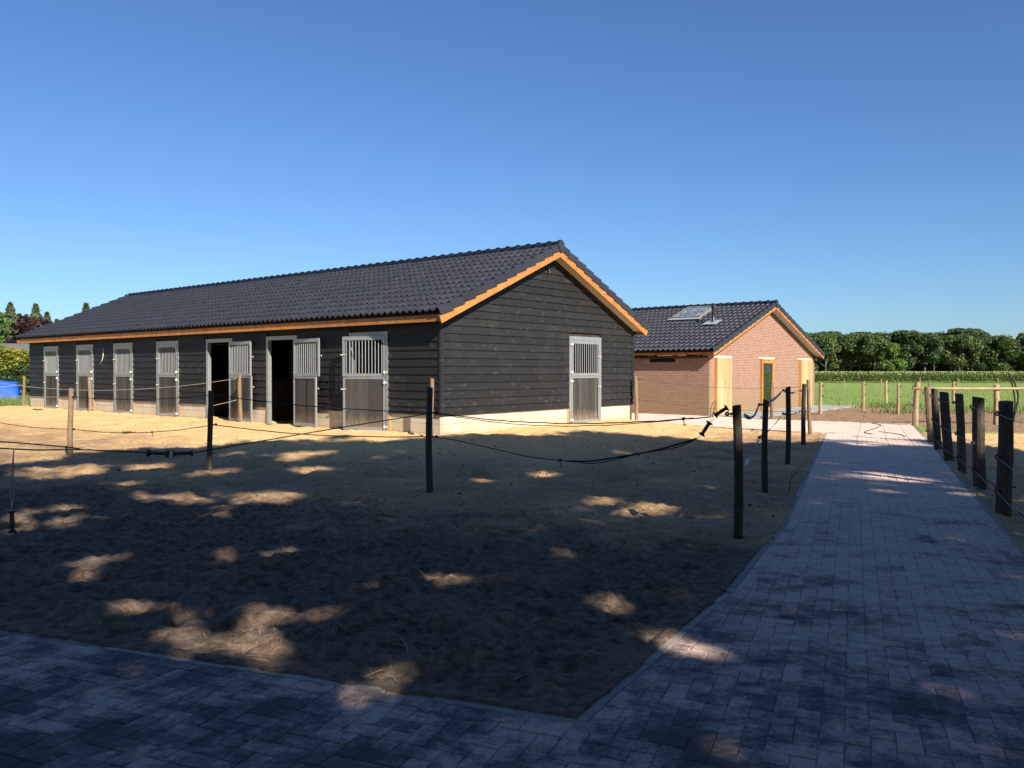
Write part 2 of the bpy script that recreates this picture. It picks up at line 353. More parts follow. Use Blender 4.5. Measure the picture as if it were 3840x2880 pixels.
def ground_h(x, y, detail=True):
    x = np.asarray(x, float); y = np.asarray(y, float)
    db = np.maximum(poly_sd(x, y, BARN), 0); dp = poly_sd(x, y, PAVE)
    z = .205*(1-sstep(.4, 6, db))*sstep(0, 2.2, dp) + .02*sstep(.1, 1.5, dp) - .018
    if detail:
        soil = soil_mask(x, y); near = sstep(.02, .35, dp)
        z = z + near*(fbm(x, y, 1.1, 4, 3)*.09 + fbm(x, y, 4.5, 5, 8, .6)*(.085+.075*soil))
        z = z + soil*near*(np.maximum(0, fbm(x, y, 2.2, 3, 21))*.18)
        hp = vnoise(x*3.1, y*3.1, 40); z = z - (1-soil)*near*np.maximum(0, hp-.66)*.16
        z = z + .03*np.exp(-dp*dp/.02)*(dp > 0)*vnoise(x*2, y*2, 5)
    lip = .04*np.clip((vnoise(x*1.7, y*1.7, 61)*.6+vnoise(x*7, y*7, 62)*.5)-.42, 0, .6)*2.2 if detail else 0
    if detail:                                             # hoof and boot prints
        for cs, rad, dep, sd in ((.42, .085, .034, 5), (.30, .05, .02, 15)):
            u, v = x/cs, y/cs; iu, iv = np.floor(u).astype(np.int64), np.floor(v).astype(np.int64)
            cx = (iu+.25+.5*_h(iu, iv, sd))*cs; cy = (iv+.25+.5*_h(iu, iv, sd+1))*cs; on = _h(iu, iv, sd+2) > .45
            d = np.hypot((x-cx)/(1+.4*_h(iu, iv, sd+3)), y-cy)/rad
            z = z+on*sstep(.1, .5, dp)*sstep(60, 25, np.hypot(x, y))*dep*(np.exp(-((d-1.25)/.3)**2)*.55-np.clip(1-d*d, 0, 1))
    z = np.where((dp < .08) & (dp > -lip), np.maximum(z, .006+.012*vnoise(x*9, y*9, 63)), z) if detail else z
    z = np.where(dp < -.01-lip, -.075, z)
    r = np.hypot(x, y); z = z - .42*sstep(45, 140, y)*sstep(30, 60, r)
    return z
def soil_mask(x, y):
    """dark topsoil outside the paddock fence, in front"""
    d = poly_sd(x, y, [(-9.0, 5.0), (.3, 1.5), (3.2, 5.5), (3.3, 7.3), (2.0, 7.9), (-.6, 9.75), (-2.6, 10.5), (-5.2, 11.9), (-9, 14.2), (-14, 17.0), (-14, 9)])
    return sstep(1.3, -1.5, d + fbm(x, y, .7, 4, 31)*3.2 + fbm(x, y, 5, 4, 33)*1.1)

# ------------------------------------------------------------------ ground: one polar sheet out to the horizon
def make_ground():
    fine = np.radians(np.linspace(-50, 50, 520)); coarse = np.radians(np.linspace(56, 304, 40))
    th = np.concatenate([fine, coarse]); na = len(th)
    r = np.concatenate([[.6, 1.4], np.geomspace(2.4, 70, 640), np.geomspace(74, 5000, 60)])
    RR, TT = np.meshgrid(r, th, indexing='ij'); X = RR*np.sin(TT); Y = RR*np.cos(TT)
    Z = ground_h(X, Y); V = np.stack([X, Y, Z], -1).reshape(-1, 3)
    i = np.arange(len(r)-1)[:, None]*na; j = np.arange(na)[None]; j2 = (j+1) % na
    F = np.stack([i+j, i+j2, i+na+j2, i+na+j], -1).reshape(-1, 4)[:, ::-1]
    me = fast_mesh('ground', V, F, M['ground'], True)
    x, y = V[:, 0].astype(float), V[:, 1].astype(float)
    nz = fbm(x, y, .35, 4, 50)*3.0 + fbm(x, y, 2.5, 3, 51)*.8
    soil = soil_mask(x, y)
    # paddock sand: everything left of the driveway up to and around the barn; and the paddock right of it
    sand = np.maximum(sstep(.6, -.6, poly_sd(x, y, [(-26, 29), (-16, 12), (-9, 7), (.3, 3.4), (9, 21.2), (3.9, 26.3), (-2, 33), (-14, 42), (-20, 36.5)]) + nz*.35),
                      sstep(.5, -.5, poly_sd(x, y, [(1.0, -3), (3.9, 6.3), (10.4, 21.6), (17, 21.0), (40, 17), (30, -3)]) + nz*.25))
    band = sstep(7.5, 2.0, np.minimum.reduce([seg_d(x, y, FENCE[i], FENCE[i+1]) for i in range(len(FENCE)-1)]+[seg_d(x, y, (2.25, 8.19), (6.4, 18.2))+1.2]))*sstep(2.0, 5.5, np.maximum(poly_sd(x, y, BARN), 0)+nz*.5)
    band = np.clip(band*(.75+fbm(x, y, 1.3, 5, 71)*1.3), 0, .92)
    dirt = sstep(.8, -.8, poly_sd(x, y, [(7.5, 28), (12.5, 24.2), (11, 21.6), (17.5, 21.3), (40, 20), (44, 24.5), (24, 27), (19.5, 34), (17.0, 35.9), (13.4, 37.2), (11, 33)]) + nz*.55)
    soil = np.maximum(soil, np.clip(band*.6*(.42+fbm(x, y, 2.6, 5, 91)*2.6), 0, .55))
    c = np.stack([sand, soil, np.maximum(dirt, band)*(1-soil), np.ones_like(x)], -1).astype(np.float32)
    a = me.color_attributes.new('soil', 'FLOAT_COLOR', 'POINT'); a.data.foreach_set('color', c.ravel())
    o = link('ground', me); tag(o, 'sandy paddock and soil ground running out to the green meadow', 'ground', kind='structure')
make_ground()
def gz(x, y): return float(ground_h(np.array([x]), np.array([y]))[0])

# ------------------------------------------------------------------ paving: herringbone pavers, border course, edging stones
PA = R(22.4)                                             # heading of the driveway, clockwise from +Y
def clip_half(P, a, n):
    out = []
    for i in range(len(P)):
        p, q = P[i], P[(i+1) % len(P)]; dp = (p[0]-a[0])*n[0]+(p[1]-a[1])*n[1]; dq = (q[0]-a[0])*n[0]+(q[1]-a[1])*n[1]
        if dp >= 0: out.append(p)
        if dp*dq < 0: t = dp/(dp-dq); out.append((p[0]+t*(q[0]-p[0]), p[1]+t*(q[1]-p[1])))
    return out
def paver_geo(P, z, h=.06, ch=.0045):
    """bevelled block over polygon P (counter-clockwise)"""
    n = len(P); c = (sum(p[0] for p in P)/n, sum(p[1] for p in P)/n)
    def ins(k): return [(p[0]+(c[0]-p[0])*k/max(math.hypot(c[0]-p[0], c[1]-p[1]), 1e-6), p[1]+(c[1]-p[1])*k/max(math.hypot(c[0]-p[0], c[1]-p[1]), 1e-6)) for p in P]
    T = ins(ch*1.4)
    V = [(p[0], p[1], z-h) for p in P]+[(p[0], p[1], z-ch) for p in P]+[(p[0], p[1], z) for p in T]
    F = [tuple(range(2*n, 3*n))]
    for i in range(n):
        k = (i+1) % n; F += [(i, k, n+k, n+i), (n+i, n+k, 2*n+k, 2*n+i)]
    return V, F
def make_paving():
    base = MB(); n = len(PAVE)
    base.add([(p[0], p[1], -.0055) for p in PAVE], [tuple(range(n))[::-1]])
    root = base.build('driveway', M['joint']); tag(root, 'dusty herringbone block-paved driveway along the paddock fence', 'driveway', kind='structure')
    a, g = .105, .0035; ex = (math.cos(PA), -math.sin(PA)); ey = (math.sin(PA), math.cos(PA))
    inset = .105+.05
    edges = [(PAVE[i], PAVE[(i+1) % n]) for i in range(n)]
    bord = set(list(range(0, len(LEFT)-1+2)) + list(range(len(LEFT)+len(BACK)-2, len(LEFT)+len(BACK)-2+3)))
    cand = []
    for j in range(-90, 330):
        for i in range(-140, 160):
            m = (i-j) % 4
            if m == 0: cand.append((i, j, 2, 1))
            elif m == 3: cand.append((i, j, 1, 2))
    C = np.array(cand, float); cx = (C[:, 0]+C[:, 2]/2)*a; cy = (C[:, 1]+C[:, 3]/2)*a
    X = .3+cx*ex[0]+cy*ey[0]; Y = 3.83+cx*ex[1]+cy*ey[1]
    sd = poly_sd(X, Y, PAVE); rr = np.hypot(X, Y)
    keep = (sd < -.03) & (Y > 1.5) & (np.abs(X) < .78*Y+2.0)
    blocks = []
    for k in np.nonzero(keep)[0]:
        i, j, w, h = cand[k]; x0, x1, y0, y1 = i*a+g/2, (i+w)*a-g/2, j*a+g/2, (j+h)*a-g/2
        P = [(.3+x*ex[0]+y*ey[0], 3.83+x*ex[1]+y*ey[1]) for x, y in ((x0, y0), (x1, y0), (x1, y1), (x0, y1))]
        full = True
        if sd[k] > -(inset+.13):
            for ei, (p, q) in enumerate(edges):
                if float(seg_d(np.array(X[k]), np.array(Y[k]), p, q)) > inset+.13: continue
                d = math.hypot(q[0]-p[0], q[1]-p[1])
                tt = ((X[k]-p[0])*(q[0]-p[0])+(Y[k]-p[1])*(q[1]-p[1]))/d/d
                if ei in (0, 1) and not (0 <= tt <= 1): continue
                nx, ny = (q[1]-p[1])/d, -(q[0]-p[0])/d   # interior lies right of the walk
                ww = inset if ei in bord else .0
                P2 = clip_half(P, (p[0]+nx*ww, p[1]+ny*ww), (nx, ny))
                if len(P2) != 4 or P2 != P: full = False
                P = P2
                if len(P) < 3: break
        if len(P) < 3: continue
        area = abs(sum(P[q][0]*P[(q+1) % len(P)][1]-P[(q+1) % len(P)][0]*P[q][1] for q in range(len(P))))/2
        if area < .0012: continue
        blocks.append((math.hypot(X[k], Y[k]), P, full, X[k], Y[k], w > h))
    # border course: blocks laid end to end along the visible edges
    stones = []
    for ei in sorted(bord):
        p, q = edges[ei]; d = math.hypot(q[0]-p[0], q[1]-p[1]); t = ((q[0]-p[0])/d, (q[1]-p[1])/d); nn = (t[1], -t[0])
        def strip(o0, o1, ln, gap, lst):
            k = max(1, round(d/ln)); s = d/k
            for m in range(k):
                u0, u1 = m*s+gap/2, (m+1)*s-gap/2
                P = [(p[0]+t[0]*u+nn[0]*o, p[1]+t[1]*u+nn[1]*o) for u, o in ((u0, o1), (u1, o1), (u1, o0), (u0, o0))]
                cx, cy = sum(a[0] for a in P)/4, sum(a[1] for a in P)/4
                if cy < 1.2 or abs(cx) > .78*cy+2: continue
                lst.append((math.hypot(cx, cy), P, False, cx, cy, True))
        strip(.054, .054+.101, .21, .004, blocks); strip(.0, .05, 1.0, .006, stones)
    blocks.sort(key=lambda b: b[0])
    rest = MB(); cnt = 0
    vis = [b for b in blocks if abs(b[3]) < .66*b[4]+.1 and b[4] > 3.1]
    near = set(id(b) for b in vis[:300])
    for b in blocks:
        z = random.uniform(-.002, .003)
        if id(b) in near:
            Pl = [(p[0]-b[3], p[1]-b[4]) for p in b[1]]; V, F = paver_geo(Pl, 0)
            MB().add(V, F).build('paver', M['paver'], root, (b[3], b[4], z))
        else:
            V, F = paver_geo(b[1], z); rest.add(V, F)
    o = rest.build('paver_field', M['paver'], root); tag(o, kind='stuff')
    for s in stones:
        Pl = [(p[0]-s[3], p[1]-s[4]) for p in s[1]]; V, F = paver_geo(Pl, 0, .1, .004)
        MB().add(V, F).build('edging_stone', M['edging'], root, (s[3], s[4], random.uniform(-.002, .004)))
make_paving()
def make_slab():
    m = MB(); P = [(p[0], p[1], -.02) for p in SLAB]; m.prism(P, (0, 0, .045))
    o = m.build('concrete_path', M['concrete']); tag(o, 'pale concrete path along the brick house gable', 'path', kind='structure')
make_slab()

# ------------------------------------------------------------------ tiled roofs
def tile_mesh(w, gauge, slope, side, nseg=8, amp=.054):
    """one wave-profile tile in building axes: X up the slope (side=+1) or down (-1), Y across"""
    V = []; F = []; c, s = math.cos(slope), math.sin(slope)
    ln = gauge+.03
    def pt(t, sl, n): return (side*(sl*c-n*s), t, sl*s+n*c)
    for k in range(nseg+1):
        t = k/nseg; ph = ((t*1.0) % 1.0)
        n = amp*(.5-.5*math.cos(2*math.pi*min(1, ph/.62)))**1.1 if ph < .62 else 0
        if ph >= .62: n = amp*.10*math.sin((ph-.62)/.38*math.pi)*-1
        y = t*w
        V += [pt(y, 0, n*1.15+.018), pt(y, 0, n*1.15+.040), pt(y, ln, n+.004)]
    for k in range(nseg):
        a = k*3; b = a+3
        q = [(a, b, b+1, a+1), (a+1, b+1, b+2, a+2)]
        F += q if side < 0 else [x[::-1] for x in q]
    return V, F
def build_roof(root, name, W, L, eave_x, eave_z, slope, ovg, tw, n_near, courses, y0=None):
    """gable roof over local X 0..W, Y 0..L; eave_z = deck height at x=eave_x (left) ; returns roof part"""
    c, s = math.cos(slope), math.sin(slope); tp = math.tan(slope); xr = W/2; ridge_z = eave_z+(xr-eave_x)*tp
    deck = MB(); th = .06
    for side in (1, -1):
        X = (lambda x: x) if side > 0 else (lambda x: W-x)
        pts = [(X(eave_x+.06), -ovg+.01, eave_z+.06*tp-.012), (X(xr), -ovg+.01, ridge_z-.012), (X(xr), -ovg+.01, ridge_z-.012-th), (X(eave_x+.06), -ovg+.01, eave_z+.06*tp-.012-th)]
        deck.prism(pts if side < 0 else pts[::-1], (0, L+2*ovg-.02, 0))
    roof = deck.build('roof', M['dark'], root)
    slen = (xr-eave_x)/c; gauge = slen/courses; ncol = int(round((L+2*ovg)/tw)); tw = (L+2*ovg)/ncol
    for side in (1, -1):
        V, F = tile_mesh(tw, gauge, slope, side); sx = eave_x if side > 0 else W-eave_x
        near = []; far = []
        for q in range(courses):
            for k in range(ncol):
                off = (sx+side*q*gauge*c, -ovg+k*tw, eave_z+q*gauge*s)
                if side > 0 and k >= 1 and k <= n_near: near.append(off)
                elif k >= 1: far.append(off)
        if side > 0:
            me = fast_mesh('roof_tile', V, F, M['tile'], True)
            for off in near: link('roof_tile', me, roof, (off[0], off[1], off[2]+random.uniform(-.002, .002)), (0, 0, random.uniform(-.006, .006)))
        far = np.array(far)+np.random.default_rng(5).uniform(-.002, .002, (len(far), 3))
        VV, FF = replicate(V, F, far); o = link('roof_tile_field', fast_mesh('roof_tile_field', VV, FF, M['tile'], True), roof); tag(o, kind='stuff')
        # verge tiles with a turned-down flange over the barge board, both gables
        for end in (0, 1):
            m = MB(); fl = .125
            prof = [(-.022, -fl), (-.022, .046), (.01, .062), (.06, .058), (tw*.66, .006), (tw, .002)]
            P = []
            for sl, dn in ((0, .050), (gauge+.02, .004)):
                for y, n in prof:
                    nn = n+dn; P.append((side*(sl*c-nn*s), y if end == 0 else -y, sl*s+nn*c))
            k = len(prof); Fv = [(i, i+1, k+i+1, k+i) for i in range(k-1)]
            P += [(p[0], p[1], p[2]-.03) for p in P[:k]]; Fv += [(i, 2*k+i, 2*k+i+1, i+1) for i in range(1, k-1)]
            P += [(P[i][0], P[i][1]+(.022 if end == 0 else -.022), P[i][2]) for i in (0, 1)]; b = 3*k
            Fv += [(0, b, b+1, 1)]
            m.add(P, Fv); me = m.mesh('verge_tile', M['tile'])
            for q in range(courses):
                link('verge_tile', me, roof, (sx+side*q*gauge*c, (-ovg if end == 0 else L+ovg), eave_z+q*gauge*s+.001))
    # ridge caps
    m = MB(); rr = .105; ns = 10; gl = .345; P = []
    for y, rad in ((0, rr*1.26), (.055, rr*1.26), (.065, rr*1.02), (gl+.02, rr*.96)):
        for k in range(ns+1):
            w = math.pi*(k/ns*1.24-.12); P.append((math.cos(w)*rad, y, math.sin(w)*rad))
    Fr = [(r*(ns+1)+k, r*(ns+1)+k+1, (r+1)*(ns+1)+k+1, (r+1)*(ns+1)+k) for r in range(3) for k in range(ns)]
    m.add(P, Fr); me = m.mesh('ridge_tile', M['tile'], True); nr = int((L+2*ovg)/gl)
    for k in range(nr+1):
        y = -ovg-.02+k*gl
        if y > L+ovg-.15: break
        link('ridge_tile', me, roof, (xr, y, ridge_z+.03), (random.uniform(-.008, .008), 0, random.uniform(-.01, .01)))
    cap = MB()
    pts = [(xr+math.cos(w)*rr*1.15, -ovg-.045, ridge_z+.025+math.sin(w)*rr*1.15) for w in np.linspace(R(-25), R(205), 14)]+[(xr-.035, -ovg-.045, ridge_z-.15), (xr+.035, -ovg-.045, ridge_z-.15)]
    cap.prism(pts[::-1], (0, .03, 0)); cap.build('ridge_end_cap', M['tile'], roof)
    return roof, ridge_z
def timber_trim(root, W, L, eave_x, bz, slope, ovg, depth, soff):
    """barge boards, fascia and soffits. bz = barge bottom height at x=0"""
    tp = math.tan(slope); xr = W/2; c = math.cos(slope); dv = depth/c
    for end in (0, 1):
        y0 = -ovg if end == 0 else L+ovg-.03
        for side in (1, -1):
            X = (lambda x: x) if side > 0 else (lambda x: W-x)
            m = MB(); x0 = eave_x+.045
            a = (X(x0), y0, bz+x0*tp); b = (X(xr-.002), y0, bz+(xr-.002)*tp); n = (-math.sin(slope), math.cos(slope))
            a2 = (X(x0+n[0]*depth), y0, bz+x0*tp+n[1]*depth); b2 = (X(xr-.002), y0, bz+(xr-.002)*tp+dv)
            pts = [a, b, b2, a2]; m.prism(pts if side > 0 else pts[::-1], (0, .03, 0)); m.build('barge_board', M['pine'], root)
            if end == 0:
                m = MB(); t0 = bz+.035
                p = [(X(-.02), y0+.032, t0-.02*tp), (X(xr-.01), y0+.032, t0+(xr-.01)*tp), (X(xr-.01), y0+.032, t0+(xr-.01)*tp+.02), (X(-.02), y0+.032, t0-.02*tp+.02)]
                m.prism(p if side > 0 else p[::-1], (0, ovg-.036, 0)); m.build('soffit_board', soff, root)
                m = MB()
                p = [(X(eave_x+.07), y0+.032, bz+.012), (X(-.02), y0+.032, bz+.012), (X(-.02), y0+.032, bz+.03), (X(eave_x+.07), y0+.032, bz+.03)]
                if side < 0:
                    m.prism(p[::-1], (0, ovg-.036, 0)); m.build('soffit_board', soff, root)
    for side in (1, -1):
        X = (lambda x: x) if side > 0 else (lambda x: W-x)
        xa, xb = sorted((X(eave_x+.035), X(eave_x+.062))); zt = bz+eave_x*tp+.05
        k = 5; yy = np.linspace(-ovg+.034, L+ovg-.034, k+1)
        for q in range(k):
            MB().box((xa, yy[q]+.001, zt+.012), (xb, yy[q+1]-.001, zt+dv+.02)).build('fascia_board', M['pine'], root)
        xa, xb = sorted((X(eave_x+.063), X(-.03)))
        MB().box((xa, .0, zt+.03), (xb, L, zt+.045)).build('eave_soffit', M['dark'], root)

# ------------------------------------------------------------------ stable barn
DOORS_L = [(1.66, 3.04), (5.12, 6.49), (8.13, 9.50), (11.07, 12.42), (13.97, 15.31), (16.83, 18.17), (19.69, 21.0)]   # along the yard side, nearest first
DOOR_G = (4.80, 6.31); DTOP, DBOT, PL = 2.535, .19, .64
def stable_door(root, Mx, w, state, hinge='right', k=0):
    """galvanised half-bar door. Mx maps door space (x right seen from outside, -y outwards, z up; origin left foot of frame) to barn space"""
    def put(name, mb, mat, T=None, smooth=False):
        me = mb.mesh(name, mat, smooth); o = link(name, me, frame); o.matrix_local = T if T is not None else Matrix(); return o
    h = DTOP-DBOT; j = .085
    m = MB().box((0, -.05, 0), (j, .06, h)).box((w-j, -.05, 0), (w, .06, h)).box((j, -.047, h-.10), (w-j, .057, h)).box((j, .0, -.02), (w-j, .05, .015))
    frame = link('stable_door', m.mesh('stable_door', M['galv']), root); frame.matrix_local = Mx
    lw = w-2*j-.012; off = j+.006
    Hx = off+lw if hinge == 'right' else off
    def leafT(ang):
        s = -1 if hinge == 'right' else 1
        return Matrix.Translation((Hx, -.055, 0)) @ Matrix.Rotation(ang if hinge == 'right' else -ang, 4, 'Z') @ Matrix.Translation((-Hx, .055, 0))
    lo, up = state
    TU, TL = leafT(R(up)), leafT(R(lo)); e = .055; ya, yb = -.052, -.012
    zm = 1.29
    U = MB().box((off, ya, zm), (off+e, yb, h-.105)).box((off+lw-e, ya, zm), (off+lw, yb, h-.105)).box((off+e, ya+.001, zm), (off+lw-e, yb-.001, zm+.075)).box((off+e, ya+.001, h-.195), (off+lw-e, yb-.001, h-.105))
    put('upper_leaf', U, M['galv'], TU)
    nb = 12
    for q in range(nb):
        x = off+e+(lw-2*e)*(q+.5)/nb
        put('bar', MB().tube([(x, -.032, zm+.07), (x, -.032, h-.19)], .011, 7, False), M['galv'], TU, True)
    Lw = MB().box((off, ya, .02), (off+e, yb, zm-.008)).box((off+lw-e, ya, .02), (off+lw, yb, zm-.008)).box((off+e, ya+.001, .02), (off+lw-e, yb-.001, .105)).box((off+e, ya+.001, zm-.06), (off+lw-e, yb-.001, zm-.008))
    put('lower_leaf', Lw, M['galv'], TL)
    npk = 8; pw = (lw-2*e-.03)/npk
    for q in range(npk):
        x = off+e+q*pw+ (.03 if hinge == 'right' and False else 0)
        put('plank', MB().box((x+.002, -.040, .105), (x+pw-.002, -.022-.002*(q % 2), zm-.062)), M['plank'], TL)
    put('black_strip', MB().box((off+lw-e-.03, -.036, .105), (off+lw-e, -.024, zm-.062)), M['black'], TL)  # black strip along the edge of the planks
    for z, T in ((h-.22, TU), (zm+.10, TU), (zm-.14, TL), (.12, TL)):
        hx = Hx
        d = 1 if hinge == 'right' else -1
        hg = MB().tube([(hx, -.075, z-.035), (hx, -.075, z+.035)], .022, 8).box((min(hx, hx+d*.085), -.072, z-.016), (max(hx, hx+d*.085), -.052, z+.016)).tube([(hx-d*.045, -.07, z), (hx-d*.01, -.07, z)], .016, 8)
        put('hinge', hg, M['steel'], None)
    lx = off if hinge == 'right' else off+lw; d = -1 if hinge == 'right' else 1
    for z, T in ((zm+.52, TU), (zm-.30, TL)):
        put('bolt', MB().tube([(lx-d*.10, -.07, z), (lx+d*.05, -.07, z)], .011, 7).tube([(lx-d*.02, -.07, z), (lx-d*.02, -.11, z-.02)], .009, 6), M['steel'], T)
    put('paint_mark', MB().box((off+lw*.5, ya-.002, zm+.015), (off+lw*.5+.035, ya+.001, zm+.06)), M['label'], TU)
    return frame
def lap_plank(m, p0, p1, z0, z1, out, a0=0., a1=0.):
    """lapped board between plan points p0->p1 (out = outward unit vector); a0,a1 shift of the upper corners along the board"""
    p0 = Vector((*p0, 0)); p1 = Vector((*p1, 0)); o = Vector((*out, 0)); t = (p1-p0).normalized()
    def q(p, a, off, z): v = p+t*a+o*off; return (v.x, v.y, z)
    V = [q(p0, 0, .020, z0), q(p0, 0, .046, z0), q(p0, a0, .016, z1), q(p0, a0, -.004, z1), q(p1, 0, .020, z0), q(p1, 0, .046, z0), q(p1, a1, .016, z1), q(p1, a1, -.004, z1)]
    F = [(0, 1, 2, 3), (7, 6, 5, 4), (1, 5, 6, 2), (0, 4, 5, 1), (2, 6, 7, 3), (3, 7, 4, 0)]
    m.add(V, F); return m
def make_barn():
    root = empty('stable_barn', K0, ANG-R(0)); root.rotation_euler.z = ANG
    tag(root, 'long black weatherboarded horse stable with dark tiled roof and steel half doors', 'stable')
    slope = R(23.5); tp = math.tan(slope); bz = 2.765
    # inner shell with door openings
    sh = MB(); t0, t1 = .012, .12; zt = 2.80
    ys = [0]+[v for d in DOORS_L for v in d]+[BL]
    for k in range(0, len(ys), 2): sh.box((t0, max(ys[k], .121), PL-.5), (t1, ys[k+1], zt))
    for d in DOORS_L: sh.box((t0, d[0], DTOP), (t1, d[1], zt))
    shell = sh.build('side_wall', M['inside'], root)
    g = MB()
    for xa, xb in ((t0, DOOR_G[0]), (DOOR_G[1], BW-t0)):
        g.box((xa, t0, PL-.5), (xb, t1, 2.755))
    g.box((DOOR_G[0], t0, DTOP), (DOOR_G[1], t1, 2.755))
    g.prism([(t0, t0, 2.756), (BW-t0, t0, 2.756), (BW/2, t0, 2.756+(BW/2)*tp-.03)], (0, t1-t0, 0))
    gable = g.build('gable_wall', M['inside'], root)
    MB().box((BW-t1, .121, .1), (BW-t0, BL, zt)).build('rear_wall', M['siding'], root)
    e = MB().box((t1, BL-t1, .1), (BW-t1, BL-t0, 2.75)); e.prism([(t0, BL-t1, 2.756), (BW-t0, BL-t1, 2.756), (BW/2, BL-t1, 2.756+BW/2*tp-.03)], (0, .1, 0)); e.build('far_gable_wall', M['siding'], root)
    MB().box((.13, .13, .10), (BW-.13, BL-.13, .17)).build('stable_floor', M['joint'], root)
    # boards
    ex = .1825; k = 0; z = PL
    while z < bz+BW/2*tp-.05:
        z0, z1 = z-.012, z+ex+.012
        # gable
        def lim(zz): return max(0., (zz-(bz+.03))/tp)
        x0, x1 = lim(z0), lim(z1)
        spans = [(max(x0, .06 if x0 == 0 else x0), BW-max(x0, .02 if x0 == 0 else x0))]
        if z0 < DTOP-.02: spans = [(spans[0][0], DOOR_G[0]), (DOOR_G[1], spans[0][1])]
        for (a, b) in spans:
            if b-a < .15: continue
            da = (x1-x0) if a == spans[0][0] else 0; db = -(x1-x0) if b == spans[-1][1] else 0
            if da > (b-a)/2: da = (b-a)/2-.01; db = -da
            lap_plank(MB(), (a, 0), (b, 0), z0, z1, (0, -1), da, db).build('plank', M['siding'], gable, (0, 0, random.uniform(-.002, .002)))
        # yard side
        if z0 < zt-.15:
            ya = .02
            spans = []
            if z0 < DTOP-.02:
                for d in DOORS_L: spans.append((ya, d[0])); ya = d[1]
                spans.append((ya, BL))
            else:
                cuts = [0.02, 4.4, 9.0, 13.4, 17.9, BL]; spans = list(zip(cuts[:-1], cuts[1:]))
            for (a, b) in spans:
                lap_plank(MB(), (0, b-.002), (0, a+.002), z0, min(z1, zt), (-1, 0)).build('plank', M['siding'], shell, (0, 0, random.uniform(-.002, .002)))
        z += ex; k += 1
    MB().box((-.052, -.052, PL-.01), (.055, .012, 2.75)).build('corner_board', M['siding'], root)
    MB().box((BW-.05, -.052, PL-.01), (BW+.052, .012, 2.75)).build('corner_board', M['siding'], root)
    for side in (1, -1):                                                        # black strips added for the overhang's shadow under the verge
        X = (lambda x: x) if side > 0 else (lambda x: BW-x)
        p = [(X(.06), -.051, bz-.09+.06*tp), (X(BW/2-.005), -.051, bz-.09+(BW/2-.005)*tp), (X(BW/2-.005), -.051, bz+.03+(BW/2-.005)*tp), (X(.06), -.051, bz+.03+.06*tp)]
        MB().prism(p if side > 0 else p[::-1], (0, .018, 0)).build('verge_shade_strip', M['siding'], root)
    # plinth blocks
    core = MB()
    for a, b in [(ys[q], ys[q+1]) for q in range(0, len(ys), 2)]: core.box((.012, max(a, .02)+.002, -.1), (.12, b-.002, PL-.012))
    for a, b in ((.125, DOOR_G[0]), (DOOR_G[1], BW)): core.box((a+.002, .012, -.1), (b-.002, .11, PL-.012))
    plinth = core.build('plinth', M['mortar'], root)
    def blocks(a, b, fn):
        for row, (z0, z1) in enumerate(((.02, .235), (.235, .44), (.44, PL-.006))):
            x = a-(.22 if row % 2 else 0)
            while x < b-.03:
                u0, u1 = max(x, a)+.003, min(x+.445, b)-.003; x += .445
                if u1-u0 < .04: continue
                fn(u0, u1, z0+.003, z1-.003)
    rj = lambda: random.uniform(-.0015, .0015)
    for a, b in [(ys[q], ys[q+1]) for q in range(0, len(ys), 2)]:
        blocks(max(a, .0), b, lambda u0, u1, z0, z1: MB().box((-.004+rj(), u0, z0), (.05, u1, z1)).build('block', M['block'], plinth))
    for a, b in ((.0, DOOR_G[0]), (DOOR_G[1], BW)):
        blocks(a+(.052 if a == 0 else 0), b, lambda u0, u1, z0, z1: MB().box((u0, -.004+rj(), z0), (u1, .05, z1)).build('block', M['block'], plinth))
    # doors: yard side (x right seen from the yard = -Y), gable
    st = [(14, 15), (171, 175), (177, 176), (0, 0), (0, 0), (0, 0), (0, 0)]
    for q, d in enumerate(DOORS_L):
        Mx = Matrix.Translation((0, d[1], DBOT)) @ Matrix.Rotation(R(-90), 4, 'Z')
        f = stable_door(root, Mx, d[1]-d[0], st[q], 'right', q)
        MB().box((-.03, d[0]-.04, .15), (.01, d[0]-.003, PL-.015)).build('door_batten', M['frame_pine'], root)
    stable_door(root, Matrix.Translation((DOOR_G[0], 0, DBOT)), DOOR_G[1]-DOOR_G[0], (0, 0), 'left')
    MB().box((DOOR_G[0]-.045, -.03, .12), (DOOR_G[0]-.003, .01, PL-.015)).build('door_batten', M['frame_pine'], root)
    # inner partitions and front bars seen through the open doors
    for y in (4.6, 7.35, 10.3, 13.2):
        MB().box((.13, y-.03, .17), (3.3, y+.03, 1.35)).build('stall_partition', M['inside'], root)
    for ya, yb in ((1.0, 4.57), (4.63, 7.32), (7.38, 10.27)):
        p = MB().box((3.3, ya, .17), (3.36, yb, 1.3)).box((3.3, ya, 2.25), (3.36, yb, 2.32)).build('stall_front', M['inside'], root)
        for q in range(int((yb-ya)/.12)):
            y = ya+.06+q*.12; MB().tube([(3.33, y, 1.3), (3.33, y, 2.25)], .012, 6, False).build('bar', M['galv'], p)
    # roof and trim
    ovg = .33; ex0 = -.37; dz = 2.765+.175/math.cos(slope)+.085
    timber_trim(root, BW, BL, -.335, bz, slope, ovg, .175, M['soffit'])
    build_roof(root, 'roof', BW, BL, ex0, dz+ex0*tp, slope, ovg, .205, 25, 12)
    # small fittings
    MB().tube([(-.05, 16.05, 2.36), (-.055, 16.03, 2.2), (-.06, 16.08, 2.02), (-.075, 16.22, 1.85)], .012, 6).build('loose_cable', M['white'], root, smooth=True)
    MB().box((BW/2-.18, -.09, 4.18), (BW/2-.12, -.042, 4.24)).tube([(BW/2-.15, -.08, 4.19), (BW/2-.15, -.10, 4.10)], .012, 6).build('gable_bracket', M['black'], root)
    return root
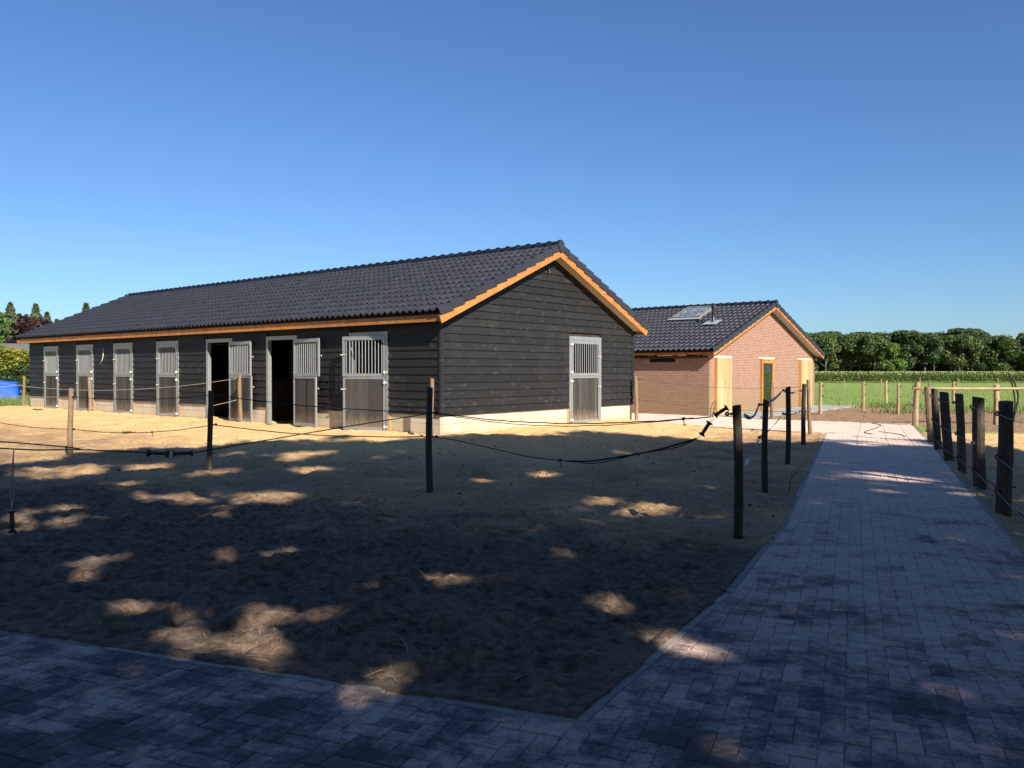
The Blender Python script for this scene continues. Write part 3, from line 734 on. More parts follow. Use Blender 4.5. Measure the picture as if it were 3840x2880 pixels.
make_barn()

# ------------------------------------------------------------------ brick house
def make_house():
    root = empty('brick_house', H0, ANG)
    tag(root, 'low red brick house with dark tiled roof, skylight and plywood doors', 'house')
    slope = R(19.4); tp = math.tan(slope); bz = 2.15+.28*tp
    core = MB().box((.014, .014, -.3), (HW-.014, .25, 2.2)); core.prism([(.014, .014, 2.2), (HW-.014, .014, 2.2), (HW/2, .014, 2.2+HW/2*tp+.02)], (0, .236, 0))
    gable = core.build('gable_wall', M['mortar'], root)
    side = MB().box((.014, .251, -.3), (.25, HL, 1.93)).box((.014, .251, 1.93), (.25, 1.36, 2.06)).box((.014, 2.45, 1.93), (.25, HL, 2.06)).build('side_wall', M['mortar'], root)
    MB().box((HW-.25, .251, -.3), (HW-.014, HL, 2.2)).box((.251, HL-.25, -.3), (HW-.251, HL, 2.2)).prism([(.2, HL-.2, 2.2), (HW-.2, HL-.2, 2.2), (HW/2, HL-.2, 2.2+HW/2*tp-.1)], (0, .1, 0)).build('rear_wall', M['brick'], root)
    ch, bl, j = .0625, .2125, .010
    doors = [(.40, 1.62), (4.46, 5.71), (8.65, 9.98)]
    items = []
    z = -.12; row = 0
    while z < 2.2+HW/2*tp:
        z0, z1 = z+j/2, z+ch-j/2
        lim = max(0., (z1-(bz+.03))/tp)
        if HW-2*lim > .1:
            x = -(bl/2 if row % 2 else 0)
            while x < HW:
                a, b = max(x, lim, 0)+j/2, min(x+bl, HW-lim, HW)-j/2; x += bl
                if b-a < .03: continue
                pcs = [(a, b)]
                if z0 < 2.11:
                    for d in doors:
                        q = []
                        for (a1, b1) in pcs:
                            if b1 <= d[0] or a1 >= d[1]: q.append((a1, b1)); continue
                            if a1 < d[0]: q.append((a1, d[0]))
                            if b1 > d[1]: q.append((d[1], b1))
                        pcs = q
                for (a1, b1) in pcs:
                    if b1-a1 > .02: items.append(('g', a1, b1, z0, z1))
        if z1 < 2.06:
            y = .105 if row % 2 else 0
            yy = 0.0
            y = -(0 if row % 2 else bl/2)
            while y < 5.2:
                a, b = max(y, 0.)+j/2, min(y+bl, HL)-j/2; y += bl
                if z1 > 1.93 and a < 2.45 and b > 1.36: continue
                if b-a > .03: items.append(('s', a, b, z0, z1))
        z += ch; row += 1
    def geo(k, a, b, z0, z1, d):
        e = .006
        if k == 'g': return MB().box((a, -.002-d, z0), (b, .02, z1))
        return MB().box((-.002-d, a if a > .01 else .0215, z0), (.02, b, z1))
    def dist(it):
        k, a, b, z0, z1 = it
        x, y = b2w(H0, (a+b)/2, 0) if k == 'g' else b2w(H0, 0, (a+b)/2)
        vis = 0 if (k == 'g' or a < 3.0) else 50
        return math.hypot(x, y)+vis
    items.sort(key=dist); cache = {}
    G, S = MB(), MB()
    for q, it in enumerate(items):
        k, a, b, z0, z1 = it
        if q < 300:
            key = (k, round(b-a, 3))
            if key not in cache:
                w = b-a; cache[key] = (MB().box((-w/2, -.002, -.026), (w/2, .02, .026)) if k == 'g' else MB().box((-.002, -w/2, -.026), (.02, w/2, .026))).mesh('brick', M['brick'])
            c = (a+b)/2; d = random.uniform(0, .003); zc = (z0+z1)/2
            if k == 's' and a < .01:
                geo(k, a, b, z0, z1, d).build('brick', M['brick'], side); continue
            link('brick', cache[key], gable if k == 'g' else side, (c, -d, zc) if k == 'g' else (-d, c, zc))
        else:
            g = geo(k, a, b, z0, z1, random.uniform(0, .003)); (G if k == 'g' else S).add(g.v[0], g.f)
    for mb, par in ((G, gable), (S, side)):
        if mb.v: tag(mb.build('brick_field', M['brick'], par), kind='stuff')
    # proud doors in pine frames with pale lintels
    def dframe(a, b, mat, zt=2.085):
        return MB().box((a, -.11, -.05), (a+.05, .013, zt)).box((b-.05, -.11, -.05), (b, .013, zt)).box((a+.05, -.108, zt-.055), (b-.05, .012, zt))
    for q, (a, b) in enumerate(doors):
        f = dframe(a, b, None).build('door', M['frame_pine'], root)
        if q != 1:
            MB().box((a+.012, -.128, -.04), (b-.006, -.111, 2.08)).build('plywood_panel', M['ply'], f)
            MB().tube([((a+b)/2+.10, -.131, 1.18), ((a+b)/2+.10, -.1285, 1.18)], .03, 8).build('lock_hole_disc', M['black'], f)  # black disc on the panel, painted darkness of the hole
            for xx in (a+.14, b-.12): MB().tube([(xx, -.132, .92), (xx, -.1285, .92)], .012, 6).build('screw', M['steel'], f)
        else:
            s = MB().box((a+.052, -.09, .0), (a+.15, -.03, 2.028)).box((b-.15, -.09, .0), (b-.052, -.03, 2.028)).box((a+.15, -.088, 1.92), (b-.15, -.032, 2.027)).box((a+.15, -.088, .0), (b-.15, -.032, .14))
            s.build('sash', M['frame_pine'], f); MB().box((a+.15, -.066, .14), (b-.15, -.052, 1.92)).build('pane', M['glass'], f)
            MB().box((a+.1, .0, .0), (b-.1, .0135, 2.0)).build('dark_room_panel', M['dark'], f)  # dark panel standing in for the unlit room behind the glass
        MB().box((a-.12, -.035, 2.092), (b+.16, .012, 2.16)).build('lintel', M['lintel'], root)
    # rough eaves: opening in the side wall, old plates and rafter ends
    MB().box((.03, 1.37, 1.935), (.24, 2.44, 2.055)).build('dark_slot_fill', M['dark'], root)  # solid block in the opening, its inner shade put into the colour
    MB().box((-.02, .06, 2.075), (.12, 5.6, 2.14)).build('wall_plate', M['rust'], root)
    for y in (.35, 1.25, 2.3, 3.2, 4.1, 5.0): MB().box((-.26, y, 2.145), (.1, y+.07, 2.235)).build('rafter_end', M['rust'], root)
    MB().box((-.015, .9, 2.16), (.0, 2.1, 2.24)).build('loose_board', M['soffit'], root)
    MB().tube([(HW-.08, -.12, 2.14), (HW-.08, .2, 2.14)], .09, 10).build('purlin_end', M['rust'], root)
    ovg = .33; dz = bz+.135/math.cos(slope)+.075
    timber_trim(root, HW, HL, -.335, bz, slope, ovg, .135, M['soffit'])
    roof, rz = build_roof(root, 'roof', HW, HL, -.38, dz-.38*tp, slope, ovg, .212, 21, 14)
    # skylight and flue on the front slope
    n = Vector((-math.sin(slope), 0, math.cos(slope))); ux = Vector((math.cos(slope), 0, math.sin(slope)))
    def onroof(x, y, h): return Vector((x, y, dz+x*tp))+n*h
    def rbox(x0, x1, y0, y1, h0, h1):
        c, s = 1/math.cos(slope), 0; m = MB(); V = []
        for h in (h0, h1):
            for x, y in ((x0, y0), (x1, y0), (x1, y1), (x0, y1)): V.append(tuple(onroof(x, y, h)))
        return m.add(V, [(3, 2, 1, 0), (4, 5, 6, 7), (0, 1, 5, 4), (1, 2, 6, 5), (2, 3, 7, 6), (3, 0, 4, 7)])
    x0, x1, y0, y1 = 3.50, 4.98, 2.12, 3.42
    fr = rbox(x0, x1, y0, y0+.09, .03, .15)
    for a in ((x0, x1, y1-.09, y1), (x0, x0+.09, y0+.09, y1-.09), (x1-.09, x1, y0+.09, y1-.09)): b = rbox(*a, .03, .148); fr.add(b.v[0], b.f)
    sk = fr.build('skylight', M['skyframe'], root)
    rbox(x0+.09, x1-.09, y0+.09, y1-.09, .134, .140).build('pane', M['glass'], sk)
    rbox(x0+.09, x1-.09, y0+.09, y1-.09, .116, .122).build('inner_blind', M['soffit'], sk)
    rbox(x0-.22, x0-.01, y0-.08, y1+.08, .088, .105).build('flashing', M['lead'], sk)
    b = onroof(2.80, 1.2, .04)
    fl = MB().lathe([(0, .10), (.12, .075), (.14, .058), (.62, .058), (.64, .085), (.82, .085), (.83, .05), (.88, .05), (.885, .001)], b, b+Vector((0, 0, .86)), 14).build('flue_pipe', M['black'], root, smooth=False)
    f2 = rbox(2.45, 3.02, .92, 1.5, .094, .104); f2.build('flashing', M['lead'], fl)
    MB().tube([b+Vector((-.05, -.04, .02)), b+Vector((-.05, -.04, .25))], .012, 6).build('clamp', M['steel'], fl)
make_house()

# ------------------------------------------------------------------ fence posts, cords, tapes, gate handles
def post_mesh(h, r, seed, mat, lean=(0, 0), crook=.012, chisel=False):
    rg = random.Random(seed); n = 14; rings = 13; V = []; F = []
    ph = rg.uniform(0, 6.28); knots = [(rg.uniform(.1, .95), rg.uniform(0, 6.28)) for _ in range(4)]
    for i in range(rings+1):
        t = i/rings; z = -.15+(h+.15)*t; cx = lean[0]*t+crook*math.sin(t*4+ph); cy = lean[1]*t+crook*math.cos(t*3.3+ph)
        for k in range(n):
            w = 2*math.pi*k/n; rr = r*(1.04-.10*t)*(1+.05*math.sin(2*w+ph+t)+.03*math.sin(5*w+3*t+ph)+rg.uniform(-.025, .025))
            for kt, kw in knots:
                d = math.cos(w-kw); rr += r*.10*max(0, d)**6*math.exp(-((t-kt)/.05)**2)
            zz = z + (0 if i < rings else .012*math.cos(w+ph))
            V.append((cx+rr*math.cos(w), cy+rr*math.sin(w), zz))
    for i in range(rings):
        for k in range(n):
            k2 = (k+1) % n; F.append((i*n+k, i*n+k2, (i+1)*n+k2, (i+1)*n+k))
    b = rings*n; V.append((lean[0], lean[1], h+.004)); c = len(V)-1
    F += [(b+k, b+(k+1) % n, c) for k in range(n)]
    return MB().add(V, F).mesh('fence_post', mat)
def insulator(parent, p, d, r=.022, stem=.05, name='insulator'):
    """ring insulator on a screw: p on the post surface, d outward"""
    p = Vector(p); d = Vector((*d, 0)).normalized(); c = p+d*stem
    m = MB().tube([p-d*.03, p+d*(stem-r*.6)], .0075, 6).torus(c, (d.y*.3-d.x*0, -d.x*.3, .25) if False else (-d.y, d.x, 0), r, .0095, 12, 6).lathe([(0, .013), (1, .013)], p, p+d*.018, 8)
    return m.build(name, M['black'], parent, smooth=True)
TOPS = {}
def post(key, x, y, h, r, mat, label, group, lean=(0, 0), ins=(), insdir=None, z=None):
    z0 = (gz(x, y) if z is None else z)
    o = link('fence_post', post_mesh(h, r, hash(key) % 9999 if False else sum(map(ord, key))*7, M[mat], lean), None, (x, y, z0))
    tag(o, label, 'fence post', group); TOPS[key] = Vector((x, y, z0))
    for hz in ins:
        d = Vector((*insdir, 0)).normalized(); t = hz/h
        insulator(o, (lean[0]*t+d.x*r*.93, lean[1]*t+d.y*r*.93, hz), insdir, .022 if r > .06 else .014)
    return o
GF, GD, GR_, GM, GB = 'dark posts of the front paddock fence', 'dark posts between paddock and driveway', 'thick posts on the right of the driveway', 'tan posts in the meadow', 'brown posts close to the stable'
bd = (.82, .57)
post('b1', -4.87, 13.35, 1.30, .044, 'post_shaded', 'dark paddock post in front of the far open stable door', GF, ins=(1.24, .76), insdir=(.8, .3))
post('b2', -1.10, 11.07, 1.40, .044, 'post_shaded', 'dark paddock post in front of the near barn corner', GF, ins=(1.06, .74), insdir=(.9, .3))
post('A', 2.25, 8.19, 1.30, .046, 'post_shaded', 'nearest dark paddock post beside the driveway, holding the upper gate handle', GD, (-.03, 0), ins=(1.22,), insdir=(-1, .1))
post('A2', 3.47, 11.34, 1.25, .041, 'post_shaded', 'second dark post from the viewer along the left side of the driveway', GD, ins=(1.19, .74), insdir=(-1, -.1))
post('A3', 4.83, 14.51, 1.34, .044, 'post_shaded', 'third dark post from the viewer along the left side of the driveway', GD, (.01, 0), ins=(1.28, .87), insdir=(-1, -.1))
post('A4', 6.45, 18.36, 1.38, .046, 'post_shaded', 'fourth dark post along the driveway, beside the leaning sunlit one', GD, (.03, 0), ins=(1.24, .78), insdir=(-1, -.1))
post('A5', 7.76, 21.5, 1.42, .050, 'post_tan', 'leaning grey-tan post at the sand corner by the driveway bend', GD, (-.08, 0), ins=(1.18, .60), insdir=(-1, .4))
post('L1', -8.50, 15.95, 1.28, .050, 'post_tan', 'sunlit tan paddock post standing in bright sand at the left', GB, (.0, 0), ins=(1.12, .50), insdir=(.8, -.4))
post('L2', -14.55, 28.55, 1.19, .050, 'post_tan', 'brown post right of the second stable door from the left', GB)
post('L3', -19.85, 33.7, 1.21, .055, 'post_tan', 'brown post between the blue tarpaulin and the far barn corner', GB, ins=(.85,), insdir=(-.5, -.8))
post('L3b', -20.3, 36.2, 1.15, .05, 'post_tan', 'pale post just right of and behind the brown post by the tarpaulin', GB)
post('L4', -7.40, 22.55, 1.28, .047, 'post_tan', 'brown post in front of the leftmost open stable leaf', GB, ins=(1.2, .62), insdir=(-.6, -.8))
post('KP', -1.72, 17.72, 1.24, .044, 'post_tan', 'brown knotty post at the near corner of the barn', GB, ins=(.42,), insdir=(.8, -.5))
post('RP', 3.62, 24.10, 1.30, .048, 'post_tan', 'slim brown post at the far right corner of the barn gable', GB, (-.02, 0), ins=(1.22, .62), insdir=(.9, .1))
post('MP', 8.95, 28.52, 1.23, .060, 'post_tan', 'tan post standing before the glazed door of the brick house', GB)
def rp(k, x, y, h, r, mat, lab, lean):
    post(k, x, y, h, r, mat, lab, GR_, lean, ins=(h-.13, h-.62, h-1.0), insdir=(-.93, -.36))
rp('R0', 4.60, 7.2, 1.27, .083, 'post_brown_shaded', 'thick dark post cut by the right picture edge', (0, 0))
rp('R1', 5.55, 9.32, 1.28, .082, 'post_brown_shaded', 'nearest whole thick dark post right of the driveway', (0, 0))
rp('R2', 6.49, 11.45, 1.26, .080, 'post_brown_shaded', 'second thick dark post from the viewer right of the driveway', (-.05, 0))
rp('R3', 7.20, 13.19, 1.25, .066, 'post_brown_shaded', 'third post from the viewer right of the driveway, tilted left', (-.09, 0))
rp('R4', 7.90, 14.94, 1.22, .078, 'post_brown_shaded', 'fourth post right of the driveway, greyish lower half', (-.11, 0))
rp('R5', 8.75, 16.98, 1.23, .068, 'post_brown_shaded', 'fifth post right of the driveway, slim and dark', (-.09, 0))
rp('R6', 9.53, 18.84, 1.24, .070, 'post_tan', 'sixth post right of the driveway, sunlit brown', (-.08, 0))
post('R7', 11.92, 24.5, 1.27, .078, 'post_pale', 'stout tan post at the far right corner of the driveway, carrying the rail', GR_, (.06, 0), ins=(1.15, .60), insdir=(-1, 0))
for k, x, y, h, r, lab, ln in (('F1', 11.48, 30.82, 1.18, .062, 'tan meadow post nearest the brick house corner', (0, 0)), ('F2', 13.93, 32.88, 1.17, .060, 'tan meadow post on the edge of the dirt, slightly leaning', (.02, 0)),
    ('F3', 18.25, 40.41, 1.15, .062, 'tan meadow post standing out in the grass behind the weeds', (0, 0)), ('F4', 14.5, 31.11, 1.18, .058, 'pale crooked meadow post left of the rail post', (0, 0)),
    ('F5', 14.41, 24.62, 1.22, .082, 'stout pale post under the rail near the black hoses', (-.03, 0)), ('F6', 19.19, 36.01, 1.15, .062, 'tan meadow post just above the middle of the rail', (0, 0)), ('F7', 24.9, 49.46, .9, .06, 'small far meadow post above the rail end', (0, 0))):
    post(k, x, y, h, r, 'post_pale', lab, GM, ln, ins=(h-.12, h-.5), insdir=(.6, -.8))
for q, (x, y, lab) in enumerate(((31.7, 79, 'leftmost thin stake before the maize'), (35.2, 79, 'second thin stake from the left before the maize'), (41.3, 83.9, 'third thin stake from the left before the maize'), (43.8, 81.3, 'fourth thin stake from the left before the maize'), (49.2, 83.9, 'rightmost thin stake before the maize'))):
    z0 = gz(x, y); o = MB().tube([(0, 0, -.1), (.01, 0, .6), (0, 0, 1.02)], .035, 6).build('fence_stake', M['pole'], None, (x, y, z0)); tag(o, lab, 'fence stake', 'thin stakes before the maize')
def P(k, h, dx=0, dy=0): return TOPS[k]+Vector((dx, dy, h))
def curve(p0, p1, sag, n=18, wob=0.0, seed=0):
    rg = random.Random(seed); p0 = Vector(p0); p1 = Vector(p1); out = []
    for i in range(n+1):
        t = i/n; v = p0.lerp(p1, t); v.z -= sag*4*t*(1-t)
        if 0 < i < n: v += Vector((rg.uniform(-wob, wob), rg.uniform(-wob, wob), rg.uniform(-wob, wob)))
        out.append(v)
    return out
def cord(name, pts, r, mat, label, cat='rope', group=None, knots=()):
    m = MB().tube(pts, r, 6); o = m.build(name, M[mat], smooth=True); tag(o, label, cat, group)
    r = r[0] if hasattr(r, '__len__') else r
    for t in knots:
        p = pts[int(t*(len(pts)-1))]; kn = MB().lathe([(0, .3*r), (.3, 2.3*r), (.7, 2.1*r), (1, .3*r)], p-Vector((.025, 0, 0)), p+Vector((.025, 0, .004)), 7).tube([p, p+Vector((.006, 0, -.045)), p+Vector((.02, .01, -.075))], r*.7, 5)
        kn.build('knot', M[mat], o, smooth=True)
    return o
GRP = 'cords of the paddock fence'
W0 = Vector((-4.95, 5.95, 1.16)); P0 = Vector((-12.2, 18.7, 1.15))
iA = P('A', 1.22, -.11, 0); iB2u = P('b2', 1.06, .06, .03); iB2l = P('b2', .74, .06, .03); iB1u = P('b1', 1.24, .06, .03); iB1l = P('b1', .76, .06, .03); iL1u = P('L1', 1.12, .06, 0); iL1l = P('L1', .50, .06, -.03)
cord('fence_rope', curve(iB1u, iB2u, .05, 20, .004, 1), .0075, 'rope', 'upper black cord between the two dark front paddock posts', group=GRP, knots=(.55,))
cord('fence_rope', curve(iB1l, iB2l, .07, 20, .004, 2), .0075, 'rope', 'lower sagging dark cord between the two dark front paddock posts', group=GRP)
cord('fence_rope', curve(iL1u, iB1u, .06, 20, .004, 3), .007, 'rope', 'upper black cord from the sunlit tan post to the dark post', group=GRP)
cord('fence_rope', curve(iL1l, iB1l, .10, 20, .004, 4), .007, 'rope', 'lower sagging dark cord from the sunlit tan post to the dark post', group=GRP, knots=(.62,))
cord('fence_rope', curve(P0, iL1u, .05, 16, .003, 5), .007, 'cord', 'upper grey cord running left out of the picture from the tan post', group=GRP)
cord('fence_rope', curve(P0-Vector((0, 0, .55)), iL1l, .08, 16, .003, 6), .007, 'rope', 'lower brown cord running left out of the picture from the tan post', group=GRP)
cord('fence_rope', curve(P('L4', 1.2, -.04, -.05), (-17.0, 27.2, 1.25), .30, 24, .004, 7), .008, 'cord', 'pale upper cord crossing the far stable doors to the brown post', group=GRP)
cord('fence_rope', curve(P('L4', .62, -.04, -.05), (-15.0, 22.0, .55), .42, 24, .004, 8), .008, 'cord', 'pale lower cord drooping across the sand from the brown post', group=GRP, knots=(.6,))
cord('fence_rope', curve(P('L3', .85, -.03, -.06), (-24.0, 31, .9), .12, 14, .004, 9), .008, 'cord', 'grey cord from the brown post across the blue tarpaulin', group=GRP)
# joined gate handles by the driveway post
def handle(p0, p1, label):
    p0 = Vector(p0); p1 = Vector(p1)
    root = MB().lathe([(0, .008), (.01, .036), (.07, .038), (.09, .030), (.16, .0175), (.5, .0185), (.84, .0175), (.90, .028), (.92, .037), (.985, .035), (1, .008)], p0, p1, 16).build('gate_handle', M['handle'], smooth=False)  # gate handle: turned grip with flanged ends
    tag(root, label, 'gate handle', 'electric fence gate handles')
    return root
def hook(root, pts, r=.003): MB().tube(pts, r, 6).build('hook', M['steel'], root, smooth=True)
h1a, h1b = Vector((2.016, 8.240, 1.172)), Vector((2.136, 8.210, 1.258))
a = handle(h1a, h1b, 'upper black gate handle hooked to the nearest driveway post'); hook(a, [h1b, h1b.lerp(iA, .5)+Vector((0, 0, .008)), iA]); hook(a, [h1a, Vector((2.000, 8.260, 1.157))])
h2a, h2b = Vector((1.976, 8.270, 1.106)), Vector((1.898, 8.300, 0.973))
b = handle(h2a, h2b, 'lower black gate handle hanging from the upper one by the driveway'); hook(b, [Vector((2.000, 8.260, 1.157)), Vector((2.011, 8.260, 1.136)), h2a]); hook(b, [h2b, Vector((1.879, 8.310, 0.956)), Vector((1.855, 8.320, 0.937))])
cord('fence_rope', curve(iB2u, Vector((1.987, 8.270, 1.159)), .10, 26, .004, 20), .007, 'rope', 'upper black gate cord from the barn-corner post to the joined handles', group=GRP, knots=(.93,))
cord('fence_rope', curve(iB2u, Vector((1.817, 8.300, 1.147)), .125, 26, .004, 24), .005, 'rope', 'thin second strand beside the upper black gate cord', group=GRP)
pts = [iB2l, Vector((-0.693, 10.750, 0.709)), Vector((-0.228, 10.100, 0.667)), Vector((0.188, 9.700, 0.614)), Vector((0.542, 9.350, 0.608)), Vector((0.821, 9.100, 0.623)), Vector((1.141, 8.850, 0.696)), Vector((1.469, 8.600, 0.789)), Vector((1.695, 8.420, 0.874)), Vector((1.855, 8.320, 0.937))]
def smooth_pts(ps, n=5):
    out = []; ps = [Vector(p) for p in ps]
    for i in range(len(ps)-1):
        p0, p1, p2, p3 = ps[max(i-1, 0)], ps[i], ps[i+1], ps[min(i+2, len(ps)-1)]
        for k in range(n):
            t = k/n; out.append(.5*((2*p1)+(p2-p0)*t+(2*p0-5*p1+4*p2-p3)*t*t+(3*p1-p0-3*p2+p3)*t**3))
    return out+[ps[-1]]
sp = smooth_pts(pts)
cord('fence_rope', sp, [.006 if i < 22 else .011 for i in range(len(sp))], 'rope', 'slack lower gate cord sagging in front of the barn gable', group=GRP, knots=(.46,))
cord('fence_rope', [v+Vector((0, .02, -.018-.012*math.sin(i*.5))) for i, v in enumerate(sp[24:])], .006, 'rope', 'loose strand hanging along the slack lower gate cord', group=GRP)
lp = smooth_pts([Vector((1.997, 8.270, 1.162)), Vector((1.981, 8.270, 1.207)), Vector((2.002, 8.270, 1.287)), Vector((2.034, 8.270, 1.319)), Vector((2.031, 8.270, 1.287)), Vector((2.008, 8.270, 1.207)), Vector((2.003, 8.270, 1.159))])
cord('rope_loop', lp, .003, 'cord', 'thin pale loop of cord standing up from the joined gate handles', 'rope')
# gate cord at the left with two handles and one handle hanging down
hA, hB = Vector((-3.524, 8.000, 0.826)), Vector((-3.320, 8.000, 0.816)); hC, hD = Vector((-3.299, 8.050, 0.813)), Vector((-3.129, 8.120, 0.814)); kn = Vector((-4.189, 6.960, 0.961))
c1 = handle(hA, hB, 'left one of the two black handles on the long gate cord'); c2 = handle(hC, hD, 'right one of the two black handles on the long gate cord')
hook(c1, [hB, hC]); hook(c1, [hA, hA+Vector((-.03, 0, .002)), hA+Vector((-.035, 0, -.05))]); hook(c2, [hD, hD+Vector((.02, 0, 0)), hD+Vector((.0, 0, -.035))])
cord('gate_rope', smooth_pts([hD, Vector((-2.925, 8.900, 0.823)), Vector((-2.136, 9.900, 0.925)), iB2u]), .007, 'rope', 'black gate cord rising from the two handles to the barn-corner post')
cord('gate_rope', smooth_pts([W0, kn, Vector((-3.863, 7.400, 0.914)), hA]), .007, 'rope', 'black gate cord from the left picture edge to the two handles', knots=())
cord('gate_rope', smooth_pts([W0+Vector((0, 0, .04)), Vector((-4.001, 6.900, 1.009)), Vector((-3.863, 7.400, 0.922))]), .006, 'rope', 'second strand of the gate cord at the left picture edge')
post('W', W0.x, W0.y, 1.28, .046, 'post_shaded', 'dark gate post just outside the left picture edge', GF)
hE, hF = Vector((-4.206, 6.950, 0.450)), Vector((-4.203, 6.950, 0.256))
c3 = handle(hE, hF, 'black gate handle hanging down on a cord at the left edge'); hook(c3, [hE, hE+Vector((0, 0, .03)), hE+Vector((.012, 0, .10))])
cord('hanging_rope', smooth_pts([kn, Vector((-4.198, 6.950, 0.791)), Vector((-4.213, 6.950, 0.634)), hE+Vector((-.008, 0, .04))]), .0055, 'cord', 'pale cord hanging from the gate cord down to a handle'); 
cord('hanging_rope', smooth_pts([kn, Vector((-4.195, 6.960, 0.790)), Vector((-4.192, 6.960, 0.633)), hE+Vector((.012, 0, .09))]), .0035, 'cord', 'thinner second strand of the hanging handle cord')
# tapes along the driveway fence
def tape(p0, p1, sag, w, label, tw=1.2, seed=1):
    c = curve(p0, p1, sag, 16); V = []; n = len(c)
    for i, p in enumerate(c):
        t = i/(n-1); d = (c[min(i+1, n-1)]-c[max(i-1, 0)]).normalized(); s = d.cross(Vector((0, 0, 1))).normalized(); up = s.cross(d)
        a = .25+tw*math.sin(t*math.pi*1.3+seed); ww = w*(.35 if i in (0, n-1) else (.75 if i in (1, n-2) else 1))
        e = up*math.cos(a)+s*math.sin(a); f = d.cross(e)
        V += [p+e*ww/2+f*.0012, p-e*ww/2+f*.0012, p-e*ww/2-f*.0012, p+e*ww/2-f*.0012]
    F = [(0, 1, 2, 3), tuple(4*(n-1)+k for k in (3, 2, 1, 0))]
    for i in range(n-1):
        for k in range(4): F.append((i*4+k, (i+1)*4+k, (i+1)*4+(k+1) % 4, i*4+(k+1) % 4))
    o = MB().add([tuple(v) for v in V], F).build('fence_tape', M['tape'], smooth=False); tag(o, label, 'fence tape', 'tapes of the driveway fence')
tape(P('A', 1.22, .05, .02), P('A2', 1.19, -.09, 0), .10, .042, 'sagging upper fence tape between the two nearest driveway posts', .5, 1)
tape(P('A2', 1.19, -.09, 0), P('A3', 1.28, -.09, 0), .06, .040, 'sagging upper fence tape between second and third driveway posts', .5, 2)
tape(P('A3', 1.28, -.09, 0), P('A4', 1.24, -.09, 0), .05, .040, 'sagging upper fence tape between third and fourth driveway posts', .5, 3)
tape(P('A', .70, .05, .02), P('A2', .74, -.09, 0), .05, .042, 'lower fence tape between the two nearest driveway posts', .5, 4)
tape(P('A2', .74, -.09, 0), P('A3', .87, -.09, 0), .05, .036, 'lower fence tape between second and third driveway posts', .7, 5)
tape(P('A3', .87, -.09, 0), P('A4', .78, -.09, 0), .04, .036, 'lower fence tape between third and fourth driveway posts', .7, 6)
tape(P('A4', 1.24, -.09, 0), P('A5', 1.22, -.1, 0), .05, .03, 'upper fence tape ending at the leaning tan post', .9, 7)
cord('fence_rope', curve(P('RP', 1.22, .09, 0), P('A5', 1.25, -.1, .03), .13, 24), .006, 'cord_brown', 'upper brown cord across the brick house from barn corner to driveway', group=GRP)
cord('fence_rope', curve(P('RP', .62, .09, 0), P('A5', .60, -.1, .03), .10, 24), .006, 'cord_brown', 'lower brown cord across the brick house from barn corner to driveway', group=GRP)
cord('fence_rope', curve(P('RP', 1.22, .09, 0), P('RP', .62, .09, 0), 0, 6, .006), .004, 'cord_brown', 'short upright cord joining two insulators at the barn gable corner', group=GRP)
# wires of the right-hand fence
RK = ['R0', 'R1', 'R2', 'R3', 'R4', 'R5', 'R6', 'R7']; RH = dict(R0=1.27, R1=1.28, R2=1.26, R3=1.25, R4=1.22, R5=1.23, R6=1.24, R7=1.27)
RL = dict(R0=0, R1=0, R2=-.05, R3=-.09, R4=-.11, R5=-.09, R6=-.08, R7=.06)
for lev, (dz, nm) in enumerate(((.13, 'top'), (.62, 'middle'), (1.0, 'bottom'))):
    pts = []
    seq = [TOPS[k]+Vector((-.115+RL[k]*(RH[k]-dz)/RH[k], -.045, RH[k]-dz)) for k in RK]
    seq = [seq[0]-(seq[1]-seq[0])*.9]+seq
    for i in range(len(seq)-1): pts += curve(seq[i], seq[i+1], .012, 5)[:-1]
    cord('fence_wire', pts+[seq[-1]], .003, 'wire', nm+' wire strung along the thick posts right of the driveway', 'wire', 'wires right of the driveway')
# rail, hoses, cables on the ground
rail = MB().tube([(11.8, 24.42, 1.10), (13.2, 24.50, 1.09), (14.5, 24.52, 1.085), (16.2, 24.5, 1.10), (18.5, 24.45, 1.09)], [.034, .036, .037, .04, .04], 9).build('fence_rail', M['pole'], smooth=True); tag(rail, 'pale peeled horizontal rail right of the driveway end', 'rail')
o = MB().tube(smooth_pts([(15.49, 25.6, -.05), (15.55, 25.6, .45), (15.52, 25.6, .85), (15.45, 25.6, 1.2), (15.36, 25.6, 1.5), (15.34, 25.62, 1.56)]), .026, 8).build('black_hose', M['black'], smooth=True); tag(o, 'left, taller black hose sticking up behind the rail', 'hose', 'black hoses')
o = MB().tube(smooth_pts([(15.50, 25.7, -.05), (15.62, 25.7, .35), (15.70, 25.7, .8), (15.62, 25.7, 1.15), (15.50, 25.7, 1.42)]), .026, 8).build('black_hose', M['black'], smooth=True); tag(o, 'right, shorter black hose bowing out behind the rail', 'hose', 'black hoses')
def onground(ps, lift): return smooth_pts([(x, y, max(gz(x, y), .0 if float(poly_sd(np.array(x), np.array(y), PAVE)) < 0 else -1)+lift) for x, y in ps])
o = MB().tube(onground([(8.35, 15.6), (7.6, 13.6), (7.05, 12.3), (6.72, 11.45), (6.2, 10.4), (5.75, 9.25), (5.35, 8.3), (4.9, 7.3), (4.6, 6.5)], .02), .016, 7).build('ground_hose', M['black'], smooth=True); tag(o, 'black hose lying along the feet of the right-hand posts', 'hose')
for q, dx in enumerate((0, .05)):
    o = MB().tube(onground([(7.16-dx, 13.1), (6.78-dx*2, 12.3), (6.5-dx, 11.6), (6.1+dx, 10.6), (5.62, 9.55)], .012), .005, 5).build('ground_wire', M['wire'], smooth=True); tag(o, ('outer' if q else 'inner')+' loose pale wire lying on the right driveway edge', 'wire')
